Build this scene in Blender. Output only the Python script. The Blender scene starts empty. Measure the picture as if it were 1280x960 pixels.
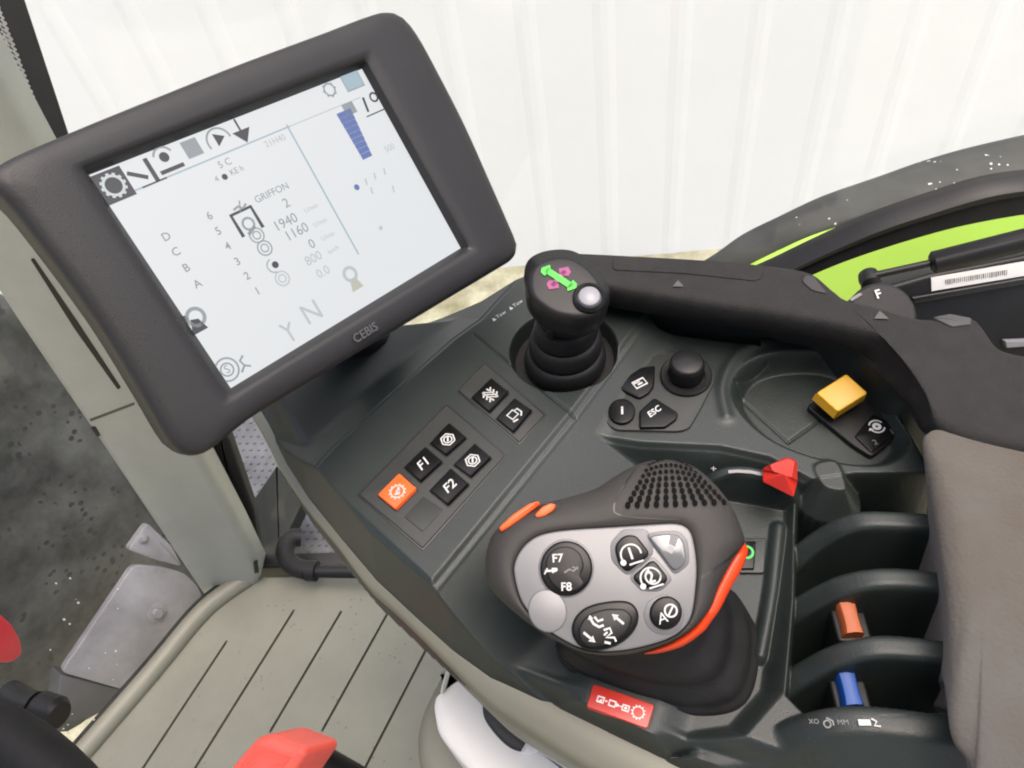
import bpy, math, random
import numpy as np
from mathutils import Vector, Matrix
from mathutils.bvhtree import BVHTree
random.seed(7); rng = np.random.default_rng(7)
S = bpy.context.scene; COL = S.collection
# ------------------------------------------------------------------ camera
FPX = 1000.0
def camv(x, y): return np.array([x-640.0, 480.0-y, -FPX])
_d = camv(790, 1260); _d /= np.linalg.norm(_d)
Zc = -_d; Xc = np.array([1, 0, 0.0]); Xc -= Xc.dot(Zc)*Zc; Xc /= np.linalg.norm(Xc); Yc = np.cross(Zc, Xc)
RW = np.array([Xc, Yc, Zc]); CAM = np.array([0, 0, .42])
def ray(x, y): return RW@camv(x, y)
def H(x, y, z):
    r = ray(x, y); return CAM+r*((z-CAM[2])/r[2])
cd = bpy.data.cameras.new('camera'); cam = bpy.data.objects.new('camera', cd); COL.objects.link(cam)
cd.sensor_width = 36; cd.lens = 36*FPX/1280; cd.clip_start = .01; cd.clip_end = 200
M4 = Matrix([[*RW[i], CAM[i]] for i in range(3)]+[[0, 0, 0, 1]]); cam.matrix_world = M4; S.camera = cam

class Plane:
    def __init__(s, o, n, u=None):
        s.o = np.array(o, float); s.n = np.array(n, float); s.n /= np.linalg.norm(s.n)
        u = np.array([1, 0, 0.0]) if u is None else np.array(u, float)
        u -= u.dot(s.n)*s.n; s.u = u/np.linalg.norm(u); s.v = np.cross(s.n, s.u)
    def hit(s, x, y, h=0.0):
        r = ray(x, y); return CAM+r*((s.o+s.n*h-CAM).dot(s.n)/r.dot(s.n))
    def px(s, pts, h=0.0):
        out = []
        for p in pts:
            q = s.hit(p[0], p[1], h)-s.o; out.append((q.dot(s.u), q.dot(s.v)))
        return out
    def w(s, a, b, h=0.0): return s.o+s.u*a+s.v*b+s.n*h
GZ = lambda z: Plane((0, 0, z), (0, 0, 1))

# ------------------------------------------------------------------ materials
def mat(name, col, rough=.5, var=.08, vscale=40, bump=0.0, bscale=900, spec=.5, metal=0.0, col2=None, mix=None, coat=0.0, sheen=0.0):
    m = bpy.data.materials.new(name); m.use_nodes = True; nt = m.node_tree; N = nt.nodes; L = nt.links
    b = N['Principled BSDF']; b.inputs['Roughness'].default_value = rough; b.inputs['Metallic'].default_value = metal
    b.inputs['Specular IOR Level'].default_value = spec; b.inputs['Coat Weight'].default_value = coat; b.inputs['Sheen Weight'].default_value = sheen
    tc = N.new('ShaderNodeTexCoord')
    n1 = N.new('ShaderNodeTexNoise'); n1.inputs['Scale'].default_value = vscale; n1.inputs['Detail'].default_value = 6; n1.inputs['Roughness'].default_value = .65
    L.new(tc.outputs['Object'], n1.inputs['Vector'])
    r = N.new('ShaderNodeValToRGB'); c = np.array(col); a = c*(1-var); z = np.array(col2) if col2 else c*(1+var)
    r.color_ramp.elements[0].color = (*a, 1); r.color_ramp.elements[1].color = (*z, 1)
    lo, hi = mix or (.35, .65); r.color_ramp.elements[0].position = lo; r.color_ramp.elements[1].position = hi
    L.new(n1.outputs['Fac'], r.inputs['Fac']); L.new(r.outputs['Color'], b.inputs['Base Color'])
    mr = N.new('ShaderNodeMapRange'); mr.inputs['To Min'].default_value = max(.02, rough-.06); mr.inputs['To Max'].default_value = min(1, rough+.08)
    L.new(n1.outputs['Fac'], mr.inputs['Value']); L.new(mr.outputs['Result'], b.inputs['Roughness'])
    if bump:
        n2 = N.new('ShaderNodeTexNoise'); n2.inputs['Scale'].default_value = bscale; n2.inputs['Detail'].default_value = 3
        L.new(tc.outputs['Object'], n2.inputs['Vector'])
        bp = N.new('ShaderNodeBump'); bp.inputs['Strength'].default_value = bump; bp.inputs['Distance'].default_value = .0006
        L.new(n2.outputs['Fac'], bp.inputs['Height']); L.new(bp.outputs['Normal'], b.inputs['Normal'])
    return m
def emis(name, col, st):
    m = bpy.data.materials.new(name); m.use_nodes = True; b = m.node_tree.nodes['Principled BSDF']
    b.inputs['Base Color'].default_value = (.02, .02, .02, 1); b.inputs['Roughness'].default_value = .25
    b.inputs['Emission Color'].default_value = (*col, 1); b.inputs['Emission Strength'].default_value = st; return m
def glassmat(name, tint=(1, 1, 1)):
    m = bpy.data.materials.new(name); m.use_nodes = True; nt = m.node_tree; N = nt.nodes; L = nt.links; N.remove(N['Principled BSDF'])
    t = N.new('ShaderNodeBsdfTransparent'); t.inputs[0].default_value = (*tint, 1); g = N.new('ShaderNodeBsdfGlossy'); g.inputs['Roughness'].default_value = .02
    mx = N.new('ShaderNodeMixShader'); mx.inputs[0].default_value = .025
    L.new(t.outputs[0], mx.inputs[1]); L.new(g.outputs[0], mx.inputs[2]); L.new(mx.outputs[0], N['Material Output'].inputs[0]); return m
def spots(m, col, scale, thr, stretch=(1, 1, 1), nthr=.5):
    """small flecks of dirt, paint or mottling mixed over a material's base colour"""
    nt = m.node_tree; N = nt.nodes; L = nt.links; b = N['Principled BSDF']; src = b.inputs['Base Color'].links[0].from_socket
    tc = N.new('ShaderNodeTexCoord'); mp = N.new('ShaderNodeMapping'); mp.inputs['Scale'].default_value = stretch
    v = N.new('ShaderNodeTexVoronoi'); v.inputs['Scale'].default_value = scale; n = N.new('ShaderNodeTexNoise'); n.inputs['Scale'].default_value = scale*.25
    L.new(tc.outputs['Object'], mp.inputs[0]); L.new(mp.outputs[0], v.inputs['Vector']); L.new(mp.outputs[0], n.inputs['Vector'])
    c = N.new('ShaderNodeMath'); c.operation = 'LESS_THAN'; c.inputs[1].default_value = thr; L.new(v.outputs['Distance'], c.inputs[0])
    g = N.new('ShaderNodeMath'); g.operation = 'GREATER_THAN'; g.inputs[1].default_value = nthr; L.new(n.outputs['Fac'], g.inputs[0])
    k = N.new('ShaderNodeMath'); k.operation = 'MULTIPLY'; L.new(c.outputs[0], k.inputs[0]); L.new(g.outputs[0], k.inputs[1])
    mx = N.new('ShaderNodeMix'); mx.data_type = 'RGBA'; L.new(k.outputs[0], mx.inputs[0]); L.new(src, mx.inputs[6]); mx.inputs[7].default_value = (*col, 1)
    L.new(mx.outputs[2], b.inputs['Base Color']); return m

CONS = spots(mat('moulded_slate_plastic', (.0160, .0215, .0200), .41, .14, 22, .35, 1300, spec=.45), (.045, .05, .046), 420, .13, nthr=.57)
PANEL = mat('switch_plate_plastic', (.026, .0285, .0272), .50, .08, 30, .2, 1500, spec=.34)
BEZEL = mat('display_housing_plastic', (.017, .017, .0182), .46, .06, 25, .25, 1600, spec=.34)
LIP = mat('dark_bezel_lip', (.012, .012, .013), .38, .06, 30)
SHELL = mat('warm_grey_lever_plastic', (.034, .032, .030), .55, .07, 40, .2, 1800, spec=.28)
RUBG = mat('grey_grip_rubber', (.028, .026, .024), .6, .08, 60, .3, 1800, spec=.3)
SILV = mat('silver_painted_plastic', (.150, .151, .155), .34, .04, 30, .08, 2500, metal=.12)
SILVD = mat('silver_recess', (.105, .105, .115), .4, .03, 30, metal=.15)
BLK = mat('black_plastic', (.008, .008, .0085), .42, .15, 50, .08, 1800, spec=.3)
BLKG = mat('gloss_black_key', (.004, .004, .0045), .30, .15, 50, spec=.22)
RUB = mat('black_rubber', (.009, .009, .0095), .55, .2, 60, .25, 900, spec=.3)
SUEDE = mat('black_flocked_trim', (.0200, .0198, .0195), .8, .16, 90, 1.0, 900, spec=.22)
PADM = mat('grey_woven_fabric', (.118, .113, .103), .95, .16, 8, 1.0, 420, spec=.1, sheen=.1, col2=(.080, .066, .052), mix=(.40, .66))
BEIGE = mat('beige_cab_plastic', (.165, .165, .130), .5, .06, 9, .15, 900)
FLOORM = spots(mat('beige_floor_mat', (.160, .163, .130), .62, .14, 5, .35, 500), (.125, .12, .09), 130, .20, nthr=.58)
GROOVE = mat('dark_groove', (.075, .073, .056), .8)  # darker beige for groove floors and joint lines
PILL = mat('grey_beige_pillar', (.31, .322, .288), .45, .09, 8, .12, 900)
ORANGE = mat('orange_plastic', (.80, .105, .014), .4, .05)
ORED = mat('orange_red_plastic', (.78, .062, .013), .38, .05)
DIMP = mat('grip_dimple', (.006, .006, .006), .9, spec=.05)
RED = mat('red_plastic', (.46, .02, .012), .36, .05)
CORAL = mat('coral_red_plastic', (.74, .10, .075), .42, .06)
YEL = mat('yellow_plastic', (.50, .275, .014), .45, .06, 60)
ORBR = mat('dull_orange_plastic', (.34, .085, .024), .5, .06)
BLUE = mat('blue_plastic', (.003, .050, .24), .4, .06)
WHITEP = mat('white_plastic', (.72, .72, .70), .4, .03, 15)
INK = mat('white_print', (.46, .47, .46), .55, .05)
INKG = mat('grey_print', (.14, .14, .14), .55, .05)
GREEN = mat('bright_green_print', (.04, .45, .03), .5, .04)
MAG = mat('magenta_print', (.22, .02, .12), .5, .04)
KNOBW = mat('pale_grey_button', (.20, .20, .22), .3, .04)
LIME = mat('lime_green_paint', (.36, .60, .075), .3, .06, 4, coat=.3)
FEND = spots(mat('grey_mudguard_rubber', (.040, .043, .043), .65, .2, 14, .3, 400, spec=.3), (.50, .52, .48), 130, .19, nthr=.58)
GREYM = mat('galvanised_steel', (.175, .178, .190), .55, .22, 14, .2, 300)
DARKM = spots(mat('reflection_mottled_plastic', (.034, .037, .038), .42, .35, 11, .3, 150, col2=(.10, .107, .107), mix=(.36, .66)), (.028, .030, .030), 75, .30, nthr=.50)  # mottling puts soft glass reflections into the base colour
STEP = mat('grey_step_plate', (.085, .09, .10), .5, .3, 14)
WALLM = mat('white_coated_sheet', (.80, .825, .84), .5, .015, 2)
GROUNDM = mat('gravel_and_moss', (.27, .26, .15), .9, .3, 7, .8, 60, col2=(.42, .41, .30))
FRIT = mat('black_ceramic_band', (.055, .055, .058), .3, .06)
GLASS = glassmat('clear_glass')
SCRE = emis('lit_screen', (.88, .905, .915), .255)
SCRD = emis('screen_black', (.012, .016, .017), .20); SCRG = emis('screen_grey', (.42, .46, .48), .20); SCRF = emis('screen_glare_grey', (.74, .78, .80), .20)  # faint grey: glare fade towards the lower right put into the graphics colour
SCRL = emis('screen_pale_blue', (.52, .70, .80), .20); SCRB = emis('screen_blue', (.13, .22, .60), .20); SCRW = emis('screen_white', (.92, .97, 1), .20)
SCRY = emis('screen_faint_yellow', (.75, .75, .60), .20)
GREL = emis('green_ring_light', (.03, .55, .06), .5)

# ------------------------------------------------------------------ object helpers
def tag(o, label, cat, group=None, kind=None):
    if label: o['label'] = label
    if cat: o['category'] = cat
    if group: o['group'] = group
    if kind: o['kind'] = kind
    return o
ORIG = {}
def thing(name, label, cat, loc, group=None):
    o = bpy.data.objects.new(name, None); o.empty_display_size = .02; COL.objects.link(o); o.location = loc; ORIG[o.name] = np.array(loc, float)
    return tag(o, label, cat, group)
class MB:
    def __init__(s): s.v = []; s.f = []; s.m = []; s.mats = []; s.n = 0
    def mi(s, m):
        if m not in s.mats: s.mats.append(m)
        return s.mats.index(m)
    def add(s, verts, faces, m):
        k = s.mi(m); s.v += [tuple(map(float, p)) for p in verts]
        for f in faces: s.f.append(tuple(i+s.n for i in f)); s.m.append(k)
        s.n = len(s.v); return s
    def build(s, name, parent=None, origin=None, smooth=True, angle=35, sub=0):
        if origin is None: origin = ORIG[parent.name] if parent is not None else np.mean(np.array(s.v), axis=0)
        origin = np.array(origin, float)
        me = bpy.data.meshes.new(name); me.from_pydata([tuple(np.array(p)-origin) for p in s.v], [], s.f); me.update()
        for m in s.mats: me.materials.append(m)
        me.polygons.foreach_set('material_index', s.m)
        o = bpy.data.objects.new(name, me); COL.objects.link(o)
        ORIG[o.name] = origin
        if parent is not None: o.parent = parent; o.location = origin-ORIG[parent.name]
        else: o.location = origin
        if smooth:
            me.polygons.foreach_set('use_smooth', [True]*len(me.polygons))
            if angle < 180: me.set_sharp_from_angle(angle=math.radians(angle))
        if sub:
            md = o.modifiers.new('sub', 'SUBSURF'); md.levels = sub; md.render_levels = sub
        return o
def catmull(P, closed=True, n=6):
    P = [np.array(p, float) for p in P]; out = []; N = len(P)
    for i in range(N if closed else N-1):
        g = (lambda k: P[k % N]) if closed else (lambda k: P[min(max(k, 0), N-1)])
        a, b, c, d = g(i-1), g(i), g(i+1), g(i+2)
        for j in range(n):
            t = j/n; out.append(.5*(2*b+(c-a)*t+(2*a-5*b+4*c-d)*t*t+(3*b-a-3*c+d)*t**3))
    if not closed: out.append(P[-1])
    return out
def area(P): P = np.array(P); x, y = P[:, 0], P[:, 1]; return .5*np.sum(x*np.roll(y, -1)-y*np.roll(x, -1))
def ccw(P): P = [tuple(p) for p in P]; return P if area(P) > 0 else P[::-1]
def rnd(P, r, n=4):
    """round every corner of a 2-D polygon"""
    P = [np.array(p, float) for p in ccw(P)]; out = []; N = len(P)
    for i in range(N):
        a, b, c = P[i-1], P[i], P[(i+1) % N]; d1 = a-b; d2 = c-b; l1 = np.linalg.norm(d1); l2 = np.linalg.norm(d2)
        t = min(r, .45*l1, .45*l2); p0 = b+d1/l1*t; p1 = b+d2/l2*t
        for j in range(n+1):
            s = j/n; out.append((1-s)**2*p0+2*s*(1-s)*b+s*s*p1)
    return out
def inset(P, d):
    P = np.array(ccw(P)); e = np.roll(P, -1, 0)-P; e /= np.maximum(np.linalg.norm(e, axis=1), 1e-9)[:, None]
    nrm = np.stack([-e[:, 1], e[:, 0]], 1); pn = np.roll(nrm, 1, 0); m = nrm+pn; m /= np.maximum(np.linalg.norm(m, axis=1), 1e-6)[:, None]
    c = np.maximum((m*nrm).sum(1), .5); return P+m*(d/c)[:, None]
def prism(mb, pl, P, h0, h1, m, bev=0.0, seg=3, crown=0.0):
    P = np.array(ccw(P)); rings = [(P, h0)]
    if bev > 0:
        for j in range(seg+1):
            a = math.pi/2*j/seg; rings.append((inset(P, bev*(1-math.cos(a))), h1-bev*(1-math.sin(a))))
    else: rings.append((P, h1))
    V = []; F = []; n = len(P)
    for Q, h in rings: V += [pl.w(q[0], q[1], h) for q in Q]
    for k in range(len(rings)-1):
        for i in range(n): j = (i+1) % n; F.append((k*n+i, k*n+j, (k+1)*n+j, (k+1)*n+i))
    b = (len(rings)-1)*n
    if crown:
        c = rings[-1][0].mean(0); V.append(pl.w(c[0], c[1], h1+crown)); q = len(V)-1
        F += [(b+i, b+(i+1) % n, q) for i in range(n)]
    else: F.append(tuple(b+i for i in range(n)))
    F.append(tuple(reversed(range(n))))
    return mb.add(V, F, m)
def pp(mb, pl, pxs, h0, h1, m, bev=0.0, r=0.0, seg=3, smooth=0, crown=0.0):
    P = pl.px(pxs, h1)
    if smooth: P = catmull(P, True, smooth)
    if r: P = rnd(P, r)
    return prism(mb, pl, P, h0, h1, m, bev, seg, crown)
def star(P, c, ang):
    """radius of polygon P from c at the angles ang"""
    P = np.array(P)-c; Q = np.roll(P, -1, 0); out = np.zeros(len(ang))
    for i, a in enumerate(ang):
        d = np.array([math.cos(a), math.sin(a)]); best = 0
        e = Q-P; den = d[0]*e[:, 1]-d[1]*e[:, 0]; den = np.where(abs(den) < 1e-12, 1e-12, den)
        t = (P[:, 0]*e[:, 1]-P[:, 1]*e[:, 0])/den; u = (P[:, 0]*d[1]-P[:, 1]*d[0])/den
        ok = (u >= -1e-6) & (u <= 1+1e-6) & (t > 0)
        out[i] = t[ok].max() if ok.any() else 0
    return out
def rings3(pl, layers, c, n=96, ang=None):
    ang = np.linspace(0, 2*math.pi, n, endpoint=False) if ang is None else ang
    R = []
    for P, h, k in layers:
        r = star(P, c, ang)*k; R.append([pl.w(c[0]+r[i]*math.cos(a), c[1]+r[i]*math.sin(a), h) for i, a in enumerate(ang)])
    return R
def loft(mb, R, m, cap0=True, cap1=True, closed=True):
    n = len(R[0]); V = [p for r in R for p in r]; F = []
    for k in range(len(R)-1):
        for i in range(n if closed else n-1):
            j = (i+1) % n; F.append((k*n+i, k*n+j, (k+1)*n+j, (k+1)*n+i))
    def cap(k, rev):
        c = np.mean(np.array(R[k]), 0); V.append(c); q = len(V)-1
        for i in range(n):
            j = (i+1) % n; F.append((k*n+j, k*n+i, q) if rev else (k*n+i, k*n+j, q))
    if cap0: cap(0, True)
    if cap1: cap(len(R)-1, False)
    return mb.add(V, F, m)
def frame_axes(d):
    d = d/np.linalg.norm(d); a = np.array([0, 0, 1.0]) if abs(d[2]) < .9 else np.array([1.0, 0, 0])
    u = np.cross(a, d); u /= np.linalg.norm(u); return u, np.cross(d, u)
def tube(mb, pts, r, m, seg=14, cap=True):
    pts = [np.array(p, float) for p in pts]; r = r if hasattr(r, '__len__') else [r]*len(pts); R = []; u = None
    for i, p in enumerate(pts):
        d = pts[min(i+1, len(pts)-1)]-pts[max(i-1, 0)]; d /= np.linalg.norm(d)
        if u is None: u, v = frame_axes(d)
        else: u = u-u.dot(d)*d; u /= np.linalg.norm(u); v = np.cross(d, u)
        R.append([p+r[i]*(u*math.cos(a)+v*math.sin(a)) for a in np.linspace(0, 2*math.pi, seg, endpoint=False)])
    return loft(mb, R, m, cap, cap)
def lathe(mb, base, axis, prof, m, seg=48, sx=1.0):
    axis = np.array(axis, float); axis /= np.linalg.norm(axis); u, v = frame_axes(axis); base = np.array(base, float)
    R = [[base+axis*h+r*(u*math.cos(a)*sx+v*math.sin(a)) for a in np.linspace(0, 2*math.pi, seg, endpoint=False)] for r, h in prof]
    return loft(mb, R, m)
class Icon:
    """2-D drawing frame on a plane: unit box of half size s metres, x axis along pixel direction d"""
    def __init__(s, mb, pl, c, d, size, h, m):
        s.mb = mb; s.pl = pl; s.h = h; s.m = m
        a = np.array(pl.px([c], h)[0]); b = np.array(pl.px([(c[0]+d[0], c[1]+d[1])], h)[0]); x = (b-a)/np.linalg.norm(b-a)
        s.c = a; s.x = x*size; s.y = np.array([-x[1], x[0]])*size; s.s = size
    def P(s, a, b): return s.c+s.x*a+s.y*b
    def poly(s, pts, m=None):
        Q = ccw([s.P(*p) for p in pts]); s.mb.add([s.pl.w(q[0], q[1], s.h) for q in Q], [tuple(range(len(Q)))], m or s.m)
    def line(s, pts, w=.16, m=None, closed=False):
        Q = [np.array(s.P(*p)) for p in pts]; w = w*s.s/2; n = len(Q); V = []
        for i in range(n):
            a = Q[i-1] if (i or closed) else Q[i]; b = Q[(i+1) % n] if (i < n-1 or closed) else Q[i]; d = b-a; d /= max(np.linalg.norm(d), 1e-9)
            k = np.array([-d[1], d[0]])*w; V += [s.pl.w(*(Q[i]-k), s.h), s.pl.w(*(Q[i]+k), s.h)]
        F = [(2*i, 2*((i+1) % n), 2*((i+1) % n)+1, 2*i+1) for i in range(n if closed else n-1)]
        s.mb.add(V, F, m or s.m)
    def ring(s, cx, cy, r, w=.16, m=None, a0=0, a1=360):
        k = 28; full = a1-a0 >= 360
        pts = [(cx+r*math.cos(math.radians(a0+(a1-a0)*i/k)), cy+r*math.sin(math.radians(a0+(a1-a0)*i/k))) for i in range(k if full else k+1)]
        s.line(pts, w, m, full)
    def disc(s, cx, cy, r, m=None): s.poly([(cx+r*math.cos(a), cy+r*math.sin(a)) for a in np.linspace(0, 2*math.pi, 24, endpoint=False)], m)
    def gear(s, cx, cy, r, m=None, teeth=10, w=.16):
        s.ring(cx, cy, r, w, m)
        for i in range(teeth):
            a = 2*math.pi*i/teeth; s.line([(cx+r*math.cos(a), cy+r*math.sin(a)), (cx+r*1.32*math.cos(a), cy+r*1.32*math.sin(a))], w*1.1, m)
    def arrow(s, x0, y0, x1, y1, w=.16, hd=.4, m=None):
        s.line([(x0, y0), (x1, y1)], w, m); d = np.array([x1-x0, y1-y0]); d = d/np.linalg.norm(d); k = np.array([-d[1], d[0]]); e = np.array([x1, y1])
        s.poly([tuple(e+d*hd*.5), tuple(e-d*hd*.5+k*hd*.6), tuple(e-d*hd*.5-k*hd*.6)], m)
    def text(s, t, cx, cy, size, m=None, shear=0.0, bold=0.0):
        cu = bpy.data.curves.new('t', 'FONT'); cu.body = t; cu.size = 1; cu.align_x = 'CENTER'; cu.align_y = 'CENTER'; cu.shear = shear; cu.offset = bold; cu.resolution_u = 3
        o = bpy.data.objects.new('t', cu); me = bpy.data.meshes.new_from_object(o)
        V = []; 
        for v in me.vertices:
            q = s.P(cx+v.co.x*size, cy+v.co.y*size); V.append(s.pl.w(q[0], q[1], s.h))
        s.mb.add(V, [tuple(p.vertices) for p in me.polygons], m or s.m)
        bpy.data.objects.remove(o); bpy.data.curves.remove(cu); bpy.data.meshes.remove(me)
def sc(P, o, k): return [(o[0]+x/k, o[1]+y/k) for x, y in P]      # close-up coordinates back to picture coordinates

# ================================================================== ARMREST CONSOLE (moulded height field)
STEPX = .00065
gx = np.arange(-.27, .235, STEPX); gy = np.arange(-.01, .44, STEPX); GX, GY = np.meshgrid(gx, gy)
def sdf(pts, z=None):
    """signed distance, positive inside; pts = pixels seen at height z (or (x,y,z) triples)"""
    P = np.array([H(p[0], p[1], p[2] if len(p) > 2 else z)[:2] for p in pts]); Q = np.roll(P, -1, 0)
    D = np.full(GX.shape, 1e9); ins = np.zeros(GX.shape, bool)
    for a, b in zip(P, Q):
        e = b-a; t = np.clip(((GX-a[0])*e[0]+(GY-a[1])*e[1])/max(e.dot(e), 1e-12), 0, 1)
        D = np.minimum(D, np.hypot(GX-a[0]-t*e[0], GY-a[1]-t*e[1]))
        c = ((a[1] > GY) != (b[1] > GY)) & (GX < (b[0]-a[0])*(GY-a[1])/((b[1]-a[1]) if abs(b[1]-a[1]) > 1e-12 else 1e-12)+a[0]); ins ^= c
    return np.where(ins, D, -D)
def line_d(pts):
    """distance to a 3-D polyline in plan and its height at the nearest point"""
    P = np.array([H(*p) for p in catmull(pts, False, 6)]); D = np.full(GX.shape, 1e9); Z = np.zeros(GX.shape)
    for a, b in zip(P[:-1], P[1:]):
        e = b[:2]-a[:2]; t = np.clip(((GX-a[0])*e[0]+(GY-a[1])*e[1])/max(e.dot(e), 1e-12), 0, 1)
        d = np.hypot(GX-a[0]-t*e[0], GY-a[1]-t*e[1]); k = d < D; D = np.where(k, d, D); Z = np.where(k, a[2]+t*(b[2]-a[2]), Z)
    return D, Z
def sm(x): x = np.clip(x, 0, 1); return x*x*(3-2*x)
def smax(a, b, k=.003): h = np.clip(.5+.5*(a-b)/k, 0, 1); return b+(a-b)*h+k*h*(1-h)
def smin(a, b, k=.003): return -smax(-a, -b, k)
B_LEFT = [(300, 470), (335, 528), (360, 578), (387, 620), (430, 673), (472, 723), (529, 776), (568, 811), (614, 845), (674, 873), (760, 915), (850, 958), (930, 990)]
BODY = [(x, y, -.05) for x, y in B_LEFT]+[(1060, 1040, -.05), (1215, 1050, -.02), (1215, 700, -.015), (1180, 600, -.015), (1146, 545, -.01), (1112, 486, -.01), (1065, 446, -.01),
        (1000, 424, -.01), (832, 402, -.01), (822, 372, 0), (744, 318, 0), (662, 326, 0), (600, 375, -.02), (480, 420, -.05), (380, 440, -.05)]
sB = sdf(BODY)
z = np.where(sB < 0, -.05+np.maximum(sB, -.02)*5, -.05+.030*sm(sB/.020)**.8)
basin = sdf([(541, 738), (720, 520), (740, 560), (1000, 590), (1000, 660), (985, 760), (972, 862), (925, 915), (860, 925), (800, 905), (730, 862), (640, 835), (600, 815), (573, 790)], -.022)
z = np.where(basin > -.004, z+(-.037-z)*sm((basin+.004)/.012), z)
RIDGE = [(385, 590), (400, 572), (420, 551), (500, 478), (566, 420), (600, 396), (640, 352), (664, 333), (700, 322), (750, 322), (822, 378), (775, 442), (719, 516), (630, 625), (540, 735), (470, 670)]
sP = sdf(RIDGE, 0)
pan = np.where(sP > 0, -.0025*(1-sm(sP/.0045)), -.0025-.62*np.maximum(-sP-.0005, 0)**1.0)
pan = np.where(sP < 0, np.maximum(pan, -.0025-.03*sm(-sP/.022)-2.2*np.maximum(-sP-.012, 0)), pan)
isP = pan > z-.0005
z = smax(z, pan, .003)
bench = sdf([(727, 546), (745, 520), (790, 458), (833, 402), (1000, 424), (1065, 446), (1112, 486), (1146, 545), (1180, 612), (1150, 612), (1060, 607), (1018, 606), (960, 575), (900, 562), (800, 557)], -.014)
zb = -.014-.004*(1-sm(bench/.004)); zb = np.where(bench < 0, -.018+bench*2.2, zb)
z = np.where(sB > -.004, smax(z, zb, .004), z)
# shallow tray behind the yellow lever, and its inner lid lines
tray = sdf(catmull([(912, 508, -.022), (916, 478, -.022), (940, 456, -.022), (985, 446, -.022), (1040, 449, -.022), (1085, 474, -.022), (1118, 515, -.022), (1138, 560, -.022), (1110, 590, -.022), (1050, 590, -.022), (985, 572, -.022), (940, 545, -.022)], True, 5))
z = np.where(tray > 0, z-.015*sm(tray/.011), z)
rim, _ = line_d([(908, 520, -.014), (903, 480, -.014), (925, 440, -.014), (965, 425, -.014)]); z += .0025*np.exp(-(rim/.004)**2)*(sB > 0)
def groove(pts, dep=.0011, w=.0009):
    global z
    d, _ = line_d(pts); z = z-dep*np.exp(-(d/w)**2)
groove([(917, 491, -.029), (957, 465, -.029)]); groove([(917, 491, -.029), (985, 553, -.029)]); groove([(985, 553, -.029), (1024, 526, -.029)])
groove([(592, 418, 0), (660, 473, 0), (718, 519, 0)])
# lever slots and the dividers between them
slot = sdf([(990, 622), (1060, 612), (1215, 612), (1215, 912), (1000, 906), (975, 880), (985, 760)], -.035)
z = np.where(slot > 0, z+(-.085-z)*sm(slot/.012), z)
strip, _ = line_d([(975, 655, -.03), (966, 740, -.03), (952, 815, -.03)]); z = np.where(sB > 0, smax(z, -.032-(strip/.004)**2*.003, .002), z)
FINS = [[(984, 708, -.037), (1018, 677, -.020), (1056, 655, -.004), (1100, 648, .003), (1215, 655, .003)],
        [(976, 775, -.037), (1010, 752, -.022), (1050, 732, -.006), (1095, 722, .003), (1150, 723, .004), (1215, 733, .004)],
        [(964, 868, -.037), (1000, 845, -.024), (1040, 822, -.008), (1085, 809, .002), (1130, 808, .004), (1215, 818, .004)],
        [(880, 948, -.034), (950, 938, -.028), (1005, 913, -.008), (1055, 902, .002), (1110, 903, .005), (1215, 917, .005)]]
ARCH = [(868, 612, -.037), (885, 598, -.022), (912, 588, -.014), (945, 590, -.012), (985, 606, -.018), (1005, 632, -.034)]
fin_id = np.zeros(GX.shape, int)
for i, F in enumerate(FINS+[ARCH]):
    d, zz = line_d(F); hw = (.0060, .0063, .0063, .0078, .0040)[i]; top = zz-.003*np.clip(d/hw, 0, 1.0)**4-5.0*np.maximum(d-hw, 0)
    if i == 3: # the front divider slopes away to the front of the console
        px_, py_ = np.gradient(d, STEPX); front = GY < (H(1055, 902, 0)[1]+(GX-H(1055, 902, 0)[0])*0.05)
        top = np.where(front, zz-.003*np.clip(d/hw, 0, 1)**3-1.1*np.maximum(d-hw, 0), top)
    k = (top > z) & (sB > -.002) & (GX < .21); fin_id[k & (d < hw+.02)] = i+1
    z = np.where((sB > -.002) & (d < .05), smax(z, top, .003), z)
blk = sdf(catmull([(1018, 580, -.010), (1034, 572, -.010), (1048, 574, -.010), (1060, 600, -.010), (1056, 610, -.010), (1030, 606, -.012)], True, 4)); z = np.where(blk > -.012, smax(z, -.0135+np.minimum(blk-.001, 0)*1.6, .004), z)
flat = sdf([(742, 855), (818, 881), (809, 911), (733, 883)], -.030); z = np.where((flat > -.022) & (sB > 0), z+(-.030-z)*sm((flat+.022)/.021), z)
# round opening for the joystick boot
JB = H(704, 436, 0); jd = np.hypot(GX-JB[0], GY-JB[1]); z = np.where(jd < .0375, z-.016*sm((.0375-jd)/.004), z)
edge = -.05+4.2*(sB+.001); z = np.where(GX < .12, smin(z, edge, .003), np.where(sB < 0, np.minimum(z, -.05+sB*6), z)).astype(float); keep = (sB > -.009)
def zat(x, y):
    i = int(round((x-gx[0])/STEPX)); j = int(round((y-gy[0])/STEPX))
    return z[min(max(j, 0), len(gy)-1), min(max(i, 0), len(gx)-1)]
def drop(x, y):
    """where the line of sight through a picture point meets the console surface"""
    r = ray(x, y); r = r/np.linalg.norm(r); t = .2
    while t < .9:
        p = CAM+r*t
        if p[2] <= zat(p[0], p[1]): return p
        t += .0005
    return CAM+r*.5
con = thing('armrest_console', 'dark slate moulded control console under the joystick and the large grey lever', 'console', (0, .2, -.14))
cls = np.zeros(GX.shape, int)                     # which part a face belongs to
cls[(sP > -.004)] = 1; cls[tray > -.001] = 2; cls[fin_id > 0] = 3+fin_id[fin_id > 0]; cls[(jd < .039)] = 1
fc = cls[:-1, :-1]; kf = keep[:-1, :-1] & keep[1:, :-1] & keep[:-1, 1:] & keep[1:, 1:]
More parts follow.
